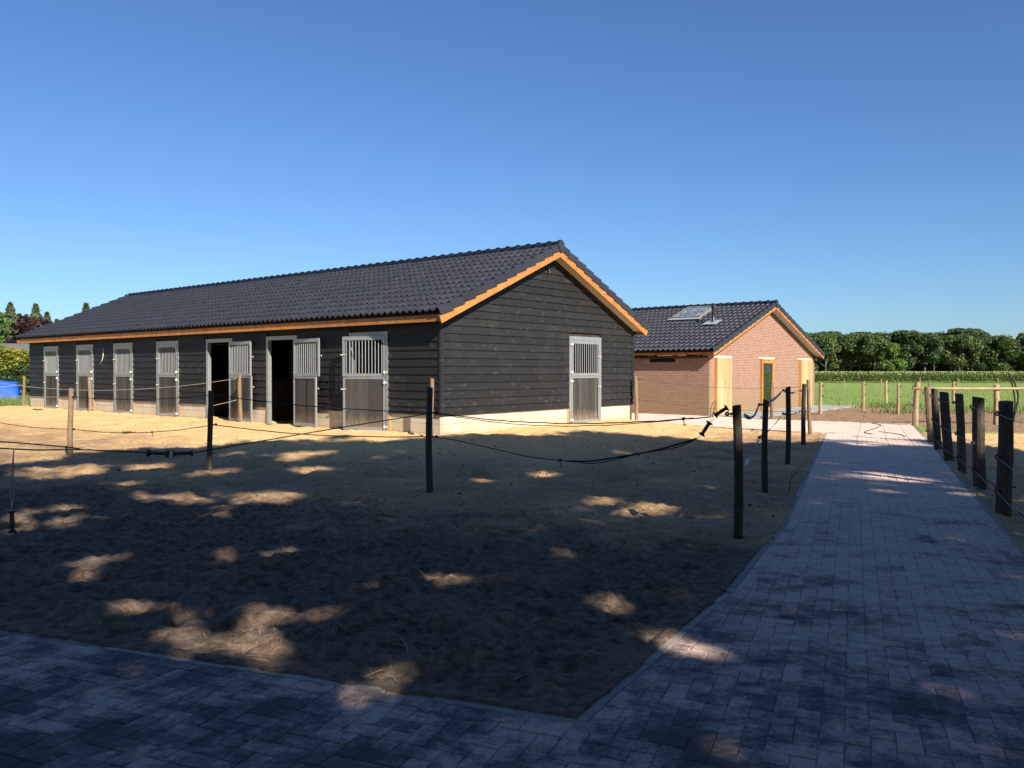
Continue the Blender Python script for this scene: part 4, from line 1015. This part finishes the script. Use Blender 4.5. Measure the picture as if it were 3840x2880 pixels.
o = MB().tube(onground([(11.0, 25.3), (10.95, 24.6), (10.5, 23.7), (9.8, 22.6), (9.2, 21.6), (9.15, 21.0)], .012), .010, 6).build('ground_cable', M['black'], smooth=True); tag(o, 'thin dark cable curving over the sunlit driveway end', 'cable')
o = MB().tube(onground([(9.7, 21.9), (9.8, 21.0), (9.6, 20.2)], .012), .008, 6).build('ground_cable', M['black'], smooth=True); tag(o, 'short dark cable end lying in the driveway shade', 'cable')
o = MB().tube(onground([(4.6, 23.9), (5.6, 22.9), (6.6, 22.35), (7.4, 21.95)], .02), .009, 6).build('ground_rope', M['rope'], smooth=True); tag(o, 'dark cord lying along the sand edge by the paving', 'rope')
g0 = gz(3.78, 11.2); o = MB().tube([(3.74, 11.15, g0-.02), (3.76, 11.18, g0+.12), (3.79, 11.2, g0+.20), (3.88, 11.25, g0+.27), (3.99, 11.3, g0+.36)], [.009, .008, .008, .006, .004], 6).tube([(3.79, 11.2, g0+.20), (3.775, 11.2, g0+.24)], .005, 5).build('bent_twig', M['twig']); tag(o, 'bent dark twig sticking out of the soil by the driveway', 'twig')

# ------------------------------------------------------------------ plants
def leaf_cloud(C, size, rg, up=.3, aspect=.6, outward=None, jitter=.5):
    """two-triangle leaf cards at centres C"""
    n = len(C); N = rg.normal(size=(n, 3)); N[:, 2] += up
    if outward is not None: N = N*jitter+outward
    N /= np.linalg.norm(N, axis=1)[:, None]+1e-9
    A = np.cross(N, rg.normal(size=(n, 3))); A /= np.linalg.norm(A, axis=1)[:, None]+1e-9; B = np.cross(N, A)
    s = size*rg.uniform(.6, 1.3, n)[:, None]; a = A*s; b = B*s*aspect
    V = np.stack([C-a, C-b*.9+a*.1, C+a, C+b*.9+a*.1], 1)+N[:, None]*(s[:, None]*np.array([0, .18, 0, .18])[None, :, None])
    return V.reshape(-1, 3), np.arange(4*n).reshape(-1, 4)
def crown_points(rg, n, blobs, shell=.75):
    """points on and inside a set of ellipsoidal clumps (x,y,z,rx,ry,rz)"""
    Bl = np.array(blobs); w = (Bl[:, 3]*Bl[:, 4]*Bl[:, 5])**.67; k = rg.choice(len(Bl), n, p=w/w.sum())
    d = rg.normal(size=(n, 3)); d /= np.linalg.norm(d, axis=1)[:, None]
    r = shell+(1-shell)*rg.random(n); r = np.where(rg.random(n) < .15, rg.random(n)**.5, r)
    r = r*(1+.12*np.sin(d[:, 0]*7+k)+.1*np.sin(d[:, 2]*9+k*2))
    return Bl[k, :3]+d*Bl[k, 3:]*r[:, None], d
def broad_blobs(rg, h, rad, base, n=26):
    out = []
    for _ in range(n):
        t = rg.random()**.8; z = base+(h-base)*t; rr = rad*math.sin(math.pi*(.12+.80*t))**.7*rg.uniform(.3, .95); w = rg.uniform(0, 6.28); s = rad*rg.uniform(.22, .40)
        out.append((math.cos(w)*rr*.85, math.sin(w)*rr*.85, min(z, h-s*.6), s, s, s*.72))
    return out
def tree_mesh(rg, h, rad, base, nleaf, size, mat, trunk_r, blobs=None):
    blobs = blobs or broad_blobs(rg, h, rad, base); C, d = crown_points(rg, nleaf, blobs)
    V, F = leaf_cloud(C, size, rg, .25, .65, d, .85); crown = fast_mesh('crown', V, F, mat)
    m = MB(); m.tube([(0, 0, -.3), (.05, 0, base*.6), (-.05, .05, base*1.3), (0, 0, h*.8)], [trunk_r*1.25, trunk_r, trunk_r*.75, trunk_r*.15], 9)
    for b in blobs[:12]:
        z = max(base*.7, b[2]*.55); m.tube([(0, 0, z), (b[0]*.5, b[1]*.5, (z+b[2])/2+.1), (b[0], b[1], b[2])], [trunk_r*.4, trunk_r*.25, trunk_r*.08], 5)
    return crown, m
def plant_tree(name, label, group, loc, crown, trunk, s=1., rz=0., cat='tree', sz=None):
    o = empty(name, loc, rz); o.scale = (s, s, sz or s); tag(o, label, cat, group); link('trunk', trunk, o); link('crown', crown, o); return o
def treeline():
    kinds = []
    for q in range(6):
        rg = np.random.default_rng(100+q); mat = [M['leaf_oak'], M['leaf_dark'], M['leaf_oak'], M['leaf_light'], M['leaf_dark'], M['leaf_oak']][q]
        h = [13.6, 14.2, 13.1, 11.4, 14, 13.2][q]; c, m = tree_mesh(rg, h, [6.3, 5.6, 6.8, 5.0, 6.0, 7.0][q], [2.4, 2.2, 2.6, 1.8, 2.6, 2.4][q], 6500, .40, mat, .30); kinds.append((c, m.mesh('trunk', M['birchbark' if q in (0, 3) else 'bark'])))
    rg = random.Random(4); yb = 262
    names = {0: 'oak', 1: 'dark', 2: 'broad', 3: 'light green', 4: 'tall dark', 5: 'rounded'}
    front = [(91.0, 5), (97.8, 0), (106.6, 2), (113.4, 0), (118.2, 3), (126.4, 1), (134.9, 4), (142.0, 2), (149.2, 1), (156.0, 5), (162.7, 4), (170.3, 2)]
    labs = ['rounded tree rising just right of the brick house roof', 'green tree second from the brick house roof in the far tree row', 'broad tree left of the light green one, pale trunk below', 'green tree directly left of the light green tree in the far row', 'light green tree standing out in the far tree row', 'dark tree directly right of the light green tree', 'tall dark tree in the middle of the far row', 'broad tree right of the middle of the far tree row', 'dark tree above the black hoses side of the far row', 'rounded tree near the right end of the far row', 'tall dark tree at the right picture edge of the far row', 'broad tree beyond the right picture edge']
    for (x, k), lab in zip(front, labs):
        y = yb+rg.uniform(-5, 5); s = rg.uniform(.9, 1.06)
        plant_tree('broadleaf_tree', lab, 'trees of the far row', (x, y, -.45), *kinds[k], s, rg.uniform(0, 6.28))
    ords = 'first second third fourth fifth sixth seventh eighth ninth tenth eleventh twelfth thirteenth fourteenth fifteenth sixteenth seventeenth eighteenth nineteenth twentieth'.split()+['twenty-first', 'twenty-second', 'twenty-third', 'twenty-fourth']
    for q in range(24):
        x = 86.6+q*4.33; plant_tree('broadleaf_tree', ords[q]+' tree from the left in the rear rank of the far tree row', 'rear rank of the far row', (x, yb+18+rg.uniform(-4, 8), -.45), *kinds[(1, 4, 0, 2, 5)[q % 5]], rg.uniform(1.0, 1.13), rg.uniform(0, 6.28))
    # undergrowth closing the view below the crowns
    r2 = np.random.default_rng(9); blobs = [(78.4+q*2.6+r2.uniform(-1, 1), yb+24+r2.uniform(-3, 5), r2.uniform(1.2, 3.4), 2.6, 2.0, r2.uniform(2.0, 3.6)) for q in range(52)]
    C, d = crown_points(r2, 22000, blobs); V, F = leaf_cloud(C, .5, r2, .2, .7, d, .6)
    tag(link('undergrowth', fast_mesh('undergrowth', V, F, M['leaf_dark'])), 'dark undergrowth beneath the far tree row', 'undergrowth', kind='stuff')
treeline()
def conifer(h, rad, seed, n=2600):
    rg = np.random.default_rng(seed); t = rg.random(n)**.75; z = h*(.08+.92*t); lay = np.floor(t*13)/13
    rr = rad*(1-t)**.9*(.35+.65*(1-(t*13 % 1))**.8)*rg.uniform(.55, 1.05, n); w = rg.uniform(0, 6.28, n)
    C = np.stack([np.cos(w)*rr, np.sin(w)*rr, z-rr*.25], -1); d = np.stack([np.cos(w), np.sin(w), np.full(n, .35)], -1)
    V, F = leaf_cloud(C, .30, rg, .2, .45, d, .6)
    return fast_mesh('crown', V, F, M['needle']), MB().tube([(0, 0, -.3), (0, 0, h*.5), (0, 0, h*.98)], [rad*.10, rad*.06, .02], 7).mesh('trunk', M['bark'])
def left_background():
    kinds = [conifer(12, 4.6, 1, 5200), conifer(11, 3.4, 2, 4200), conifer(10.2, 5.0, 3, 5200)]
    specs = [(-74.0, 118, 10.3, 0, 'conifer cut by the left picture edge'),
             (-67.7, 112, 11.0, 0, 'broad-topped conifer nearest the left picture edge'),
             (-71.2, 120, 10.0, 2, 'lower conifer between two taller ones at the far left'),
             (-67.3, 115, 9.6, 1, 'bushy conifer left of the slim pointed one'),
             (-67.7, 118, 11.3, 1, 'slim pointed conifer above the copper tree'),
             (-65.0, 116, 10.0, 1, 'pointed conifer beside the far end of the barn roof'),
             (-62.6, 122, 11.7, 1, 'conifer whose tip just shows over the barn roof'),
             (-76.2, 124, 9.4, 2, 'rear conifer at the far left'),
             (-71.6, 126, 9.0, 2, 'rear conifer behind the copper tree'),
             (-70.8, 128, 8.6, 2, 'low conifer behind the barn eave'),
             (-73.9, 121, 9.9, 1, 'small conifer close to the left picture edge'),
             (-73.7, 123, 9.5, 1, 'thin conifer in the first gap from the left'),
             (-73.1, 124, 9.7, 0, 'conifer behind the lower one at the far left'),
             (-70.7, 122, 9.6, 2, 'dense conifer just left of the slim pointed one'),
             (-68.9, 121, 9.9, 0, 'dense conifer just right of the slim pointed one'),
             (-65.3, 119, 9.2, 1, 'conifer nearest the barn roof slope')]
    for x, y, top, k, lab in specs:
        hh = (12, 11, 10.2)[k]; plant_tree('conifer_tree', lab, 'conifers at the far left', (x, y, -.3), *kinds[k], top/hh*1.2, x*1.3, sz=top/hh)
    rg = np.random.default_rng(77); bl = broad_blobs(rg, 6.6, 3.3, 1.6, 22); c, m = tree_mesh(rg, 6.6, 3.3, 1.6, 5200, .20, M['leaf_copper'], .16, bl)
    plant_tree('copper_tree', 'dark red copper-leaved tree behind the far barn eave', None, (-45.6, 80, -.1), c, m.mesh('trunk', M['bark']))
    rg = np.random.default_rng(78); c, m = tree_mesh(rg, 6.8, 2.6, 1.2, 3500, .20, M['leaf_light'], .12)
    plant_tree('leafy_tree', 'bright leafy tree at the very left picture edge', None, (-44.6, 70, -.1), c, m.mesh('trunk', M['bark']))
    rg = np.random.default_rng(79); c, m = tree_mesh(rg, 6.9, 4.0, .8, 7500, .25, M['leaf_oak'], .16)
    plant_tree('leafy_tree', 'green leafy tree behind the hedge at the far left', None, (-55.5, 90, -.1), c, m.mesh('trunk', M['bark']))
    rg = np.random.default_rng(81); c, m = tree_mesh(rg, 6.7, 4.4, .8, 7000, .25, M['leaf_oak'], .16)
    plant_tree('leafy_tree', 'broad green tree between the conifers and the copper tree', None, (-57.5, 98, -.1), c, m.mesh('trunk', M['bark']))
    # hedge, golden on top
    root = empty('hedge', (-31.5, 51.5, 0), R(8)); tag(root, 'clipped hedge with golden top and dark green sides behind the tarpaulin', 'hedge')
    rg = np.random.default_rng(80); n = 30000
    C = np.stack([rg.uniform(-9, 9, n), rg.uniform(-.9, .9, n), 2.78*rg.random(n)**.8], -1); edge = rg.random(n); C[:, 1] = np.where(edge < .6, -.9+rg.normal(0, .12, n), C[:, 1])
    C[:, 2] = np.where((edge > .6) & (edge < .85), 2.62+rg.normal(0, .12, n), C[:, 2]); C[:, 2] += .12*np.sin(C[:, 0]*2.3)+.08*np.sin(C[:, 0]*5.1)
    d = np.tile(np.array([[0, -.8, .5]]), (n, 1)); gold = C[:, 2] > 1.95+rg.normal(0, .22, n)
    for nm, msk, mat in (('golden_top', gold, M['hedge_gold']), ('green_body', ~gold, M['hedge'])):
        V, F = leaf_cloud(C[msk], .115, rg, .3, .6, d[msk], .9); link(nm, fast_mesh(nm, V, F, mat), root)
    st = MB()
    for q in range(-8, 9): st.tube([(q, .1, -.2), (q+.1, 0, 1.2), (q, 0, 2.0)], [.06, .05, .02], 6)
    st.build('stems', M['bark'], root)
    # shed far behind
    s = empty('far_shed', (-43.5, 76, 0), R(12)); tag(s, 'dark far-off shed with grey roof above the hedge', 'shed')
    MB().box((-3.5, -2.5, -.3), (3.5, 2.5, 3.2)).build('wall', M['farwall'], s)
    MB().prism([(-3.8, -2.9, 3.1), (-3.8, 0, 4.1), (-3.8, 2.9, 3.1)], (7.6, 0, 0)).build('roof', M['farroof'], s)
    MB().box((-1.2, -2.56, 0), (-.2, -2.5, 2.0)).build('door', M['farroof'], s)
    s = empty('far_shed', (-36.0, 72, 0), R(10)); tag(s, 'low far-off building with plain grey roof above the hedge', 'shed')
    MB().box((-3.5, -2.5, -.3), (4.5, 2.5, 2.7)).build('wall', M['farwall'], s)
    MB().prism([(-3.8, -2.9, 2.65), (-3.8, 0, 3.35), (-3.8, 2.9, 2.65)], (8.6, 0, 0)).build('roof', M['farroof'], s)
    # tarpaulin heap
    def tarp():
        nx, ny = 46, 26; V = []
        for j in range(ny+1):
            for i in range(nx+1):
                u, v = i/nx*2-1, j/ny*2-1; x, y = u*1.9, v*1.0
                e = max(abs(u), abs(v)); f = 1-max(0, (e-.92)/.08)**1.4
                z = 1.03*max(0, f)+.05*math.sin(u*4+1)*f+.03*float(vnoise(np.array(u*9.), np.array(v*9.+u*4), 3))
                x += .05*math.sin(v*9+z*5); y += .06*math.sin(u*11+z*4)*(1-.3*f); V.append((x*(1-.03*max(0, f)), y*(1-.04*max(0, f)), max(z, .0)))
        F = [(j*(nx+1)+i, j*(nx+1)+i+1, (j+1)*(nx+1)+i+1, (j+1)*(nx+1)+i) for j in range(ny) for i in range(nx)]
        o = MB().add(V, F).build('tarpaulin_heap', M['tarp'], None, (-29.6, 46.2, .0), (0, 0, R(28)), True); tag(o, 'creased bright blue tarpaulin over a heap left of the barn', 'tarpaulin')
    tarp()
left_background()
def blades(name, X, Y, h, w, rg, mat, label, cat, lean=.35, seg=2):
    n = len(X); Z = ground_h(X, Y, False)-.02; ang = rg.uniform(0, 6.28, n); a = rg.uniform(0, 6.28, n); hh = h*rg.uniform(.45, 1.2, n); ww = w*rg.uniform(.6, 1.3, n)
    B = np.stack([X, Y, Z], -1); s = np.stack([np.cos(ang), np.sin(ang), 0*ang], -1)*ww[:, None]/2; L = np.stack([np.cos(a), np.sin(a), 0*a], -1)*(hh*lean*rg.uniform(.2, 1.4, n))[:, None]; U = np.stack([0*a, 0*a, hh], -1)
    mid = B+U*.6+L*.35; tip = B+U+L
    V = np.stack([B-s, B+s, mid+s*.8, mid-s*.8, tip], 1).reshape(-1, 3); k = np.arange(n)[:, None]*5
    F = np.concatenate([k+np.array([[0, 1, 2, 3]]), k+np.array([[3, 2, 4, 4]])]).reshape(-1, 4)
    me = bpy.data.meshes.new(name); fl = [tuple(f) if f[2] != f[3] else tuple(f[:3]) for f in F.tolist()]; me.from_pydata(V.tolist(), [], fl); me.materials.append(mat)
    o = link(name, me); tag(o, label, cat, kind='stuff'); return o
def fields():
    rg = np.random.default_rng(21); n = 420; t = rg.random(n); ex = -3.4+3.6*t; ey = 5.32-1.40*t
    x = ex+.36*rg.random(n)**2*3-.1; y = ey+.93*rg.random(n)**2*.9+.06; cl = fbm(x, y, 2.2, 3, 5) > .02; ok = cl & (poly_sd(x, y, PAVE) > .04)
    o = blades('dry_grass', x[ok], y[ok], .07, .004, rg, M['straw'], 'sparse dry grass stalks along the front kerb', 'grass', .9)
    rg = np.random.default_rng(20)
    # meadow grass tufts near the dirt edge and further out
    def wedge(n, y0, y1, p=1.0):
        y = y0+(y1-y0)*rg.random(n)**p; x = y*rg.uniform(.20, .72, n); return x, y
    x, y = wedge(26000, 24, 75, 1.5)
    dd = poly_sd(x, y, [(7.5, 28), (12.5, 24.2), (11, 20), (40, 19), (44, 24), (24, 27), (19.5, 34), (17.0, 35.9), (13.4, 37.2), (11, 33)]); ok = (dd > .2) & (poly_sd(x, y, SLAB) > .2) & (poly_sd(x, y, HOUSE) > .3) & (poly_sd(x, y, PAVE) > 1.5) & (y > 27)
    blades('meadow_grass', x[ok], y[ok], .075, .03, rg, M['grass'], 'short bright green meadow grass behind the driveway', 'grass')
    # tall weeds on the dirt margin
    cx = np.array([17.3, 16.6, 18.2, 15.6, 16.2, 20.5, 22, 19.6, 21.2, 17.0, 24, 18.8, 26]); cy = np.array([35.8, 36.4, 35.6, 31.5, 32.2, 31, 29, 33, 28.5, 37, 27, 26.6, 26]); k = rg.integers(0, len(cx), 3400)
    blades('weeds', cx[k]+rg.normal(0, 1.0, 3400), cy[k]+rg.normal(0, .6, 3400), .25, .03, rg, M['weed'], 'tufts of tall weeds on the edge of the dirt', 'weeds', .5)
    x = rg.uniform(-34, -19.5, 7000); y = rg.uniform(37, 49, 7000); ok = (poly_sd(x, y, BARN) > .5)
    blades('verge_grass', x[ok], y[ok], .28, .035, rg, M['weed'], 'rough grass around the blue tarpaulin heap', 'grass', .5)
    # maize field: dense front rows, thinner rows behind that only show their tops
    rows = [(137+q*.75, .28) for q in range(8)]+[(143.5+q*2.6, .55) for q in range(34)]
    Vs, Fs, Vt, Ft = [], [], [], []; nv = 0; nt = 0
    for ry, sp in rows:
        n = int(150/sp); x = 22+np.arange(n)*sp+rg.uniform(-.08, .08, n); y = ry+.05*(x-60)*0+rg.uniform(-.12, .12, n); x = x+(ry-137)*.35
        h = 1.60*rg.uniform(.80, 1.12, n); z0 = ground_h(x, y, False); nl = 7 if ry < 143 else 4
        for q in range(nl):
            t = (.18+.74*q/(nl-1)) if nl == 7 else .55+.4*q/3; a = rg.uniform(0, 6.28, n); ln = rg.uniform(.35, .6, n)
            b = np.stack([x, y, z0+h*t], -1); d = np.stack([np.cos(a), np.sin(a), 0*a], -1); m1 = b+d*ln[:, None]*.5+np.array([0, 0, .22]); tip = b+d*ln[:, None]+np.array([0, 0, -.05])*rg.uniform(0, 4, n)[:, None]; sd = np.stack([-np.sin(a), np.cos(a), 0*a], -1)*.055
            sd = sd+np.array([0, 0, .03]); Vs.append(np.stack([b-sd, b+sd, m1+sd, m1-sd, tip-sd*.2, tip+sd*.2], 1).reshape(-1, 3)); k = nv+np.arange(n)[:, None]*6
            Fs += [k+np.array([[0, 1, 2, 3]]), k+np.array([[3, 2, 5, 4]])]; nv += n*6
        a = rg.uniform(0, 6.28, n); b = np.stack([x, y, z0+h*.9], -1); s = np.stack([np.cos(a), np.sin(a), 0*a], -1)*(.075 if ry < 143 else .13)
        Vt.append(np.stack([b-s*.3, b+s*.3, b+s+np.array([0, 0, .33]), b-s+np.array([0, 0, .33])], 1).reshape(-1, 3)); Ft.append(nt+np.arange(n)[:, None]*4+np.array([[0, 1, 2, 3]])); nt += n*4
    root = link('maize_field', fast_mesh('maize_field', np.vstack(Vs), np.vstack(Fs), M['maize'])); tag(root, 'tall green maize field in front of the far trees', 'maize', kind='stuff')
    tag(link('tassels', fast_mesh('tassels', np.vstack(Vt), np.vstack(Ft), M['tassel']), root), kind='stuff')
fields()
# ------------------------------------------------------------------ small litter on the ground
def litter():
    rg = np.random.default_rng(33); n = 420; X = rg.uniform(-5, 3, n); Y = 3.8+rg.random(n)**1.5*8; ok = (poly_sd(X, Y, PAVE) > .05) & (np.abs(X) < .7*Y); X, Y = X[ok], Y[ok]
    m = MB(); Z = ground_h(X, Y)
    for x, y, z in zip(X, Y, Z):
        a = rg.uniform(0, 6.28); l = rg.uniform(.006, .026); r = rg.uniform(.001, .002); d = Vector((math.cos(a), math.sin(a), rg.uniform(-.1, .3)))*l; p = Vector((x, y, z+.004)); m.tube([p-d, p+d], r, 4)
    tag(m.build('straw_litter', M['straw']), 'scattered straw and root bits on the dark soil', 'straw', kind='stuff')
    m = MB(); n = 4200; X = rg.uniform(-9, 8, n); Y = 4+rg.random(n)**1.3*14; ok = (poly_sd(X, Y, PAVE) > .03); X, Y = X[ok], Y[ok]; Z = ground_h(X, Y)
    for x, y, z in zip(X, Y, Z):
        r = rg.uniform(.005, .017)*(1.9 if rg.random() < .10 else 1)*(1.3 if y > 9 else 1); V = [(x+r*math.cos(w)*rg.uniform(.7, 1.2), y+r*math.sin(w)*rg.uniform(.7, 1.2), z-.003) for w in np.linspace(0, 6.28, 6)[:-1]]+[(x+rg.uniform(-.3, .3)*r, y+rg.uniform(-.3, .3)*r, z+r*rg.uniform(.5, .9))]
        m.add(V, [(i, (i+1) % 5, 5) for i in range(5)])
    tag(m.build('soil_clods', M['clod']), 'small clods of soil strewn over the ground', 'clods', kind='stuff')
    for q, (x, y, a, l, lab) in enumerate(((-.62, 4.75, 1.9, .20, 'straight pale stalk lying on dark soil near the road corner'), (-.74, 4.40, .7, .12, 'short forked twig by the front kerb'), (-.48, 4.28, 2.9, .10, 'small pale twig beside the front kerb'), (.05, 4.35, .5, .16, 'long thin twig near the paved corner'), (-2.08, 8.9, .2, .25, 'dark branch lying across the middle of the soil'))):
        z = gz(x, y)+.012; d = Vector((math.cos(a), math.sin(a), .12))*l; p = Vector((x, y, z))
        o = MB().tube([p-d*.5, p+Vector((.01, .012, .004)), p+d*.5], [.004, .0035, .002], 5).tube([p, p+Vector((-d.y, d.x, .3*l))*.35], [.003, .0015], 4).build('twig', M['straw' if q < 4 else 'twig']); tag(o, lab, 'twig', 'twigs on the soil')
    for x, y, s, lab in ((-9.36, 20.2, .12, 'brown dung pile in the sunny sand, middle of the paddock'), (-17.1, 29.9, .12, 'brown dung pile in the sand by the leftmost stable doors')):
        rgm = random.Random(int(x*10)); m = MB(); z = gz(x, y)
        for _ in range(26):
            a = rgm.uniform(0, 6.28); rr = s*rgm.random()**.7*1.3; r = rgm.uniform(.018, .03); c = (x+rr*math.cos(a)*1.2, y+rr*math.sin(a), z+rgm.uniform(.0, .05)); m.lathe([(0, .3*r), (.3, r), (.7, r), (1, .3*r)], Vector(c)-Vector((r, 0, 0)), Vector(c)+Vector((r, 0, 0)), 6)
        tag(m.build('dung_pile', M['dung']), lab, 'dung')
litter()
# ------------------------------------------------------------------ roadside trees behind the viewer that shade the foreground
LIT = [(-7.34,13.48,.58,.95),(-6.19,14.14,.32,.35),(-5.68,11.99,.16,.2),(-4.77,13.28,.35,.61),(-3.22,10.66,.3,.37),(-4.07,10.41,.14,.15),(-4.61,10.75,.14,.13),(-5.54,9.19,.16,.39),(-5.44,9.76,.24,.2),(-4.83,8.86,.23,.36),(-3.57,7.11,.15,.21),(-2.68,7.55,.11,.16),(-2.04,7.55,.16,.2),(-2.64,5.68,.28,.19),(-2.26,5.35,.11,.2),(-1.94,4.99,.11,.22),(-1.4,5.63,.16,.18),(-1.8,5.68,.18,.11),(-1.6,5.38,.11,.17),(-1.47,4.92,.1,.13),(-1.8,5.22,.08,.13),(-3.93,15.4,.37,.68),(-5.42,15.82,.18,.23),(-4.82,15.4,.23,.27),(-3.34,13.59,.3,.3),(-.79,6.67,.12,.18),(-1.19,6.33,.13,.14),(-1.37,7.68,.09,.1),(-.25,6.47,.13,.12),(1.04,10.41,.21,.25),(1.57,9.87,.22,.39),(1.34,9.65,.13,.16),(.38,13.08,.15,.2),(1.14,5.94,.11,.16),(.81,5.16,.11,.11),(-.79,4.56,.13,.14),(-.75,4.31,.12,.08),(5.42,12.99,.41,.39),(5.76,12.43,.3,.21),(3.73,10.48,.18,.19),(5.02,11.22,.19,.12),(2.79,6.13,.15,.09),(2.02,5.61,.09,.11),(1.82,5.65,.07,.09),(2.28,5.8,.12,.07),(2.58,5.3,.12,.09),(3.86,6.65,.11,.08),(3.02,5.21,.15,.09),(2.12,6.5,.07,.09),(7.65,18.35,.38,.31),(8.15,19.81,.44,.27),(2.11,4.24,.08,.09),(1.99,3.65,.17,.08),(-3.11,5.05,.08,.12),(-.88,4.24,.13,.04)]
EDGE = [(-40, 12.5), (-8.9, 13.9), (-8.5, 15.2), (-8.3, 16.2), (-7.8, 17.3), (-6.3, 17.3), (-5.7, 17.7), (-4.7, 17.2), (-4.0, 17.8), (-2.7, 17.4), (-1.3, 18.6), (0, 19.3), (1.6, 19.6), (3.7, 19.3), (5.3, 19.2), (5.8, 18.9), (6.3, 19.0), (6.7, 18.4), (7.6, 20.0), (9.3, 21.2), (9.8, 19.5), (9.16, 17.3), (10.3, 16.6), (40, 15)]
def shade_trees():
    rf = random.Random(3)
    for _ in range(230):                                   # random small light spots, added so leaves get cut away for them
        a = rf.uniform(.02, .10); lx, ly = rf.uniform(-9, 9), rf.uniform(3.5, 17)
        if min(float(seg_d(np.array(lx), np.array(ly), (px, py), (px-1.05, py+1.75))) for px, py in ((2.25, 8.19), (-1.1, 11.07), (-4.87, 13.35), (3.47, 11.34), (5.55, 9.32), (4.83, 14.51))) < .45: continue
        LIT.append((lx, ly, a, a*rf.uniform(1., 2.)))
    rg = np.random.default_rng(64); k = 1/math.tan(R(SUN_EL)); sx, sy = -math.sin(R(SUN_AZ))*k, -math.cos(R(SUN_AZ))*k
    ex = np.array([e[0] for e in EDGE]); ey = np.array([e[1] for e in EDGE]); order = np.argsort(ex, kind='stable'); L = np.array(LIT)
    spots = [(-8.5, -6.5, 16), (-2.5, -6.8, 17.5), (3.5, -6.2, 18.5), (9.5, -6.6, 19), (15.5, -6.0, 19.5), (21.5, -6.4, 19.5), (27.5, -6.0, 18)]
    for q, (tx, ty, h) in enumerate(spots):
        bl = broad_blobs(rg, h, 5.4, 2.6, 60); C, d = crown_points(rg, 50000, bl, .30)
        C = C+np.array([tx, ty, 0]); qx = C[:, 0]+sx*C[:, 2]; qy = C[:, 1]+sy*C[:, 2]
        lim = np.interp(qx+rg.normal(0, .10, len(qx)), ex[order], ey[order]); keep = qy < lim-.25+fbm(qx, qy, .8, 4, 44)*3.0+rg.normal(0, .12, len(qx))  # crowns trimmed so that their shade ends along EDGE
        soft = rg.random(len(qx)); nzq = fbm(qx, qy, 3.0, 3, 12)*.9
        for (lx, ly, la, lb) in LIT:
            mg = .115 if ly < 6.2 else (.19 if la > .13 else .12)
            w = 1.0 if ly < 9 and lx < 1 else (.99 if lx < 1 else .975)
            keep &= (((qx-lx)/(la+mg))**2+((qy-ly)/(lb+mg*1.3))**2 > 1+nzq+rg.normal(0, .25, len(qx))) | (soft > w)  # crowns shaped for light: leaves between the sun and LIT spots removed
        C, d = C[keep]-np.array([tx, ty, 0]), d[keep]
        V, F = leaf_cloud(C, .215, rg, .4, .7, d, 1.2)
        m = MB(); m.tube([(0, 0, -.3), (.1, .05, 2.5), (-.05, 0, 6), (0, .1, h*.8)], [.38, .30, .22, .05], 10)
        for b in bl[:16]:
            z = max(3, b[2]*.5); m.tube([(0, 0, z), (b[0]*.5, b[1]*.5, (z+b[2])/2+.2), (b[0]*.9, b[1]*.9, b[2])], [.11, .07, .02], 6)
        plant_tree('roadside_tree', 'tall broadleaf tree behind the viewer casting the dappled shade', 'roadside trees behind the viewer', (tx, ty, -.1), fast_mesh('crown', V, F, M['leaf_oak']), m.mesh('trunk', M['bark']))
shade_trees()
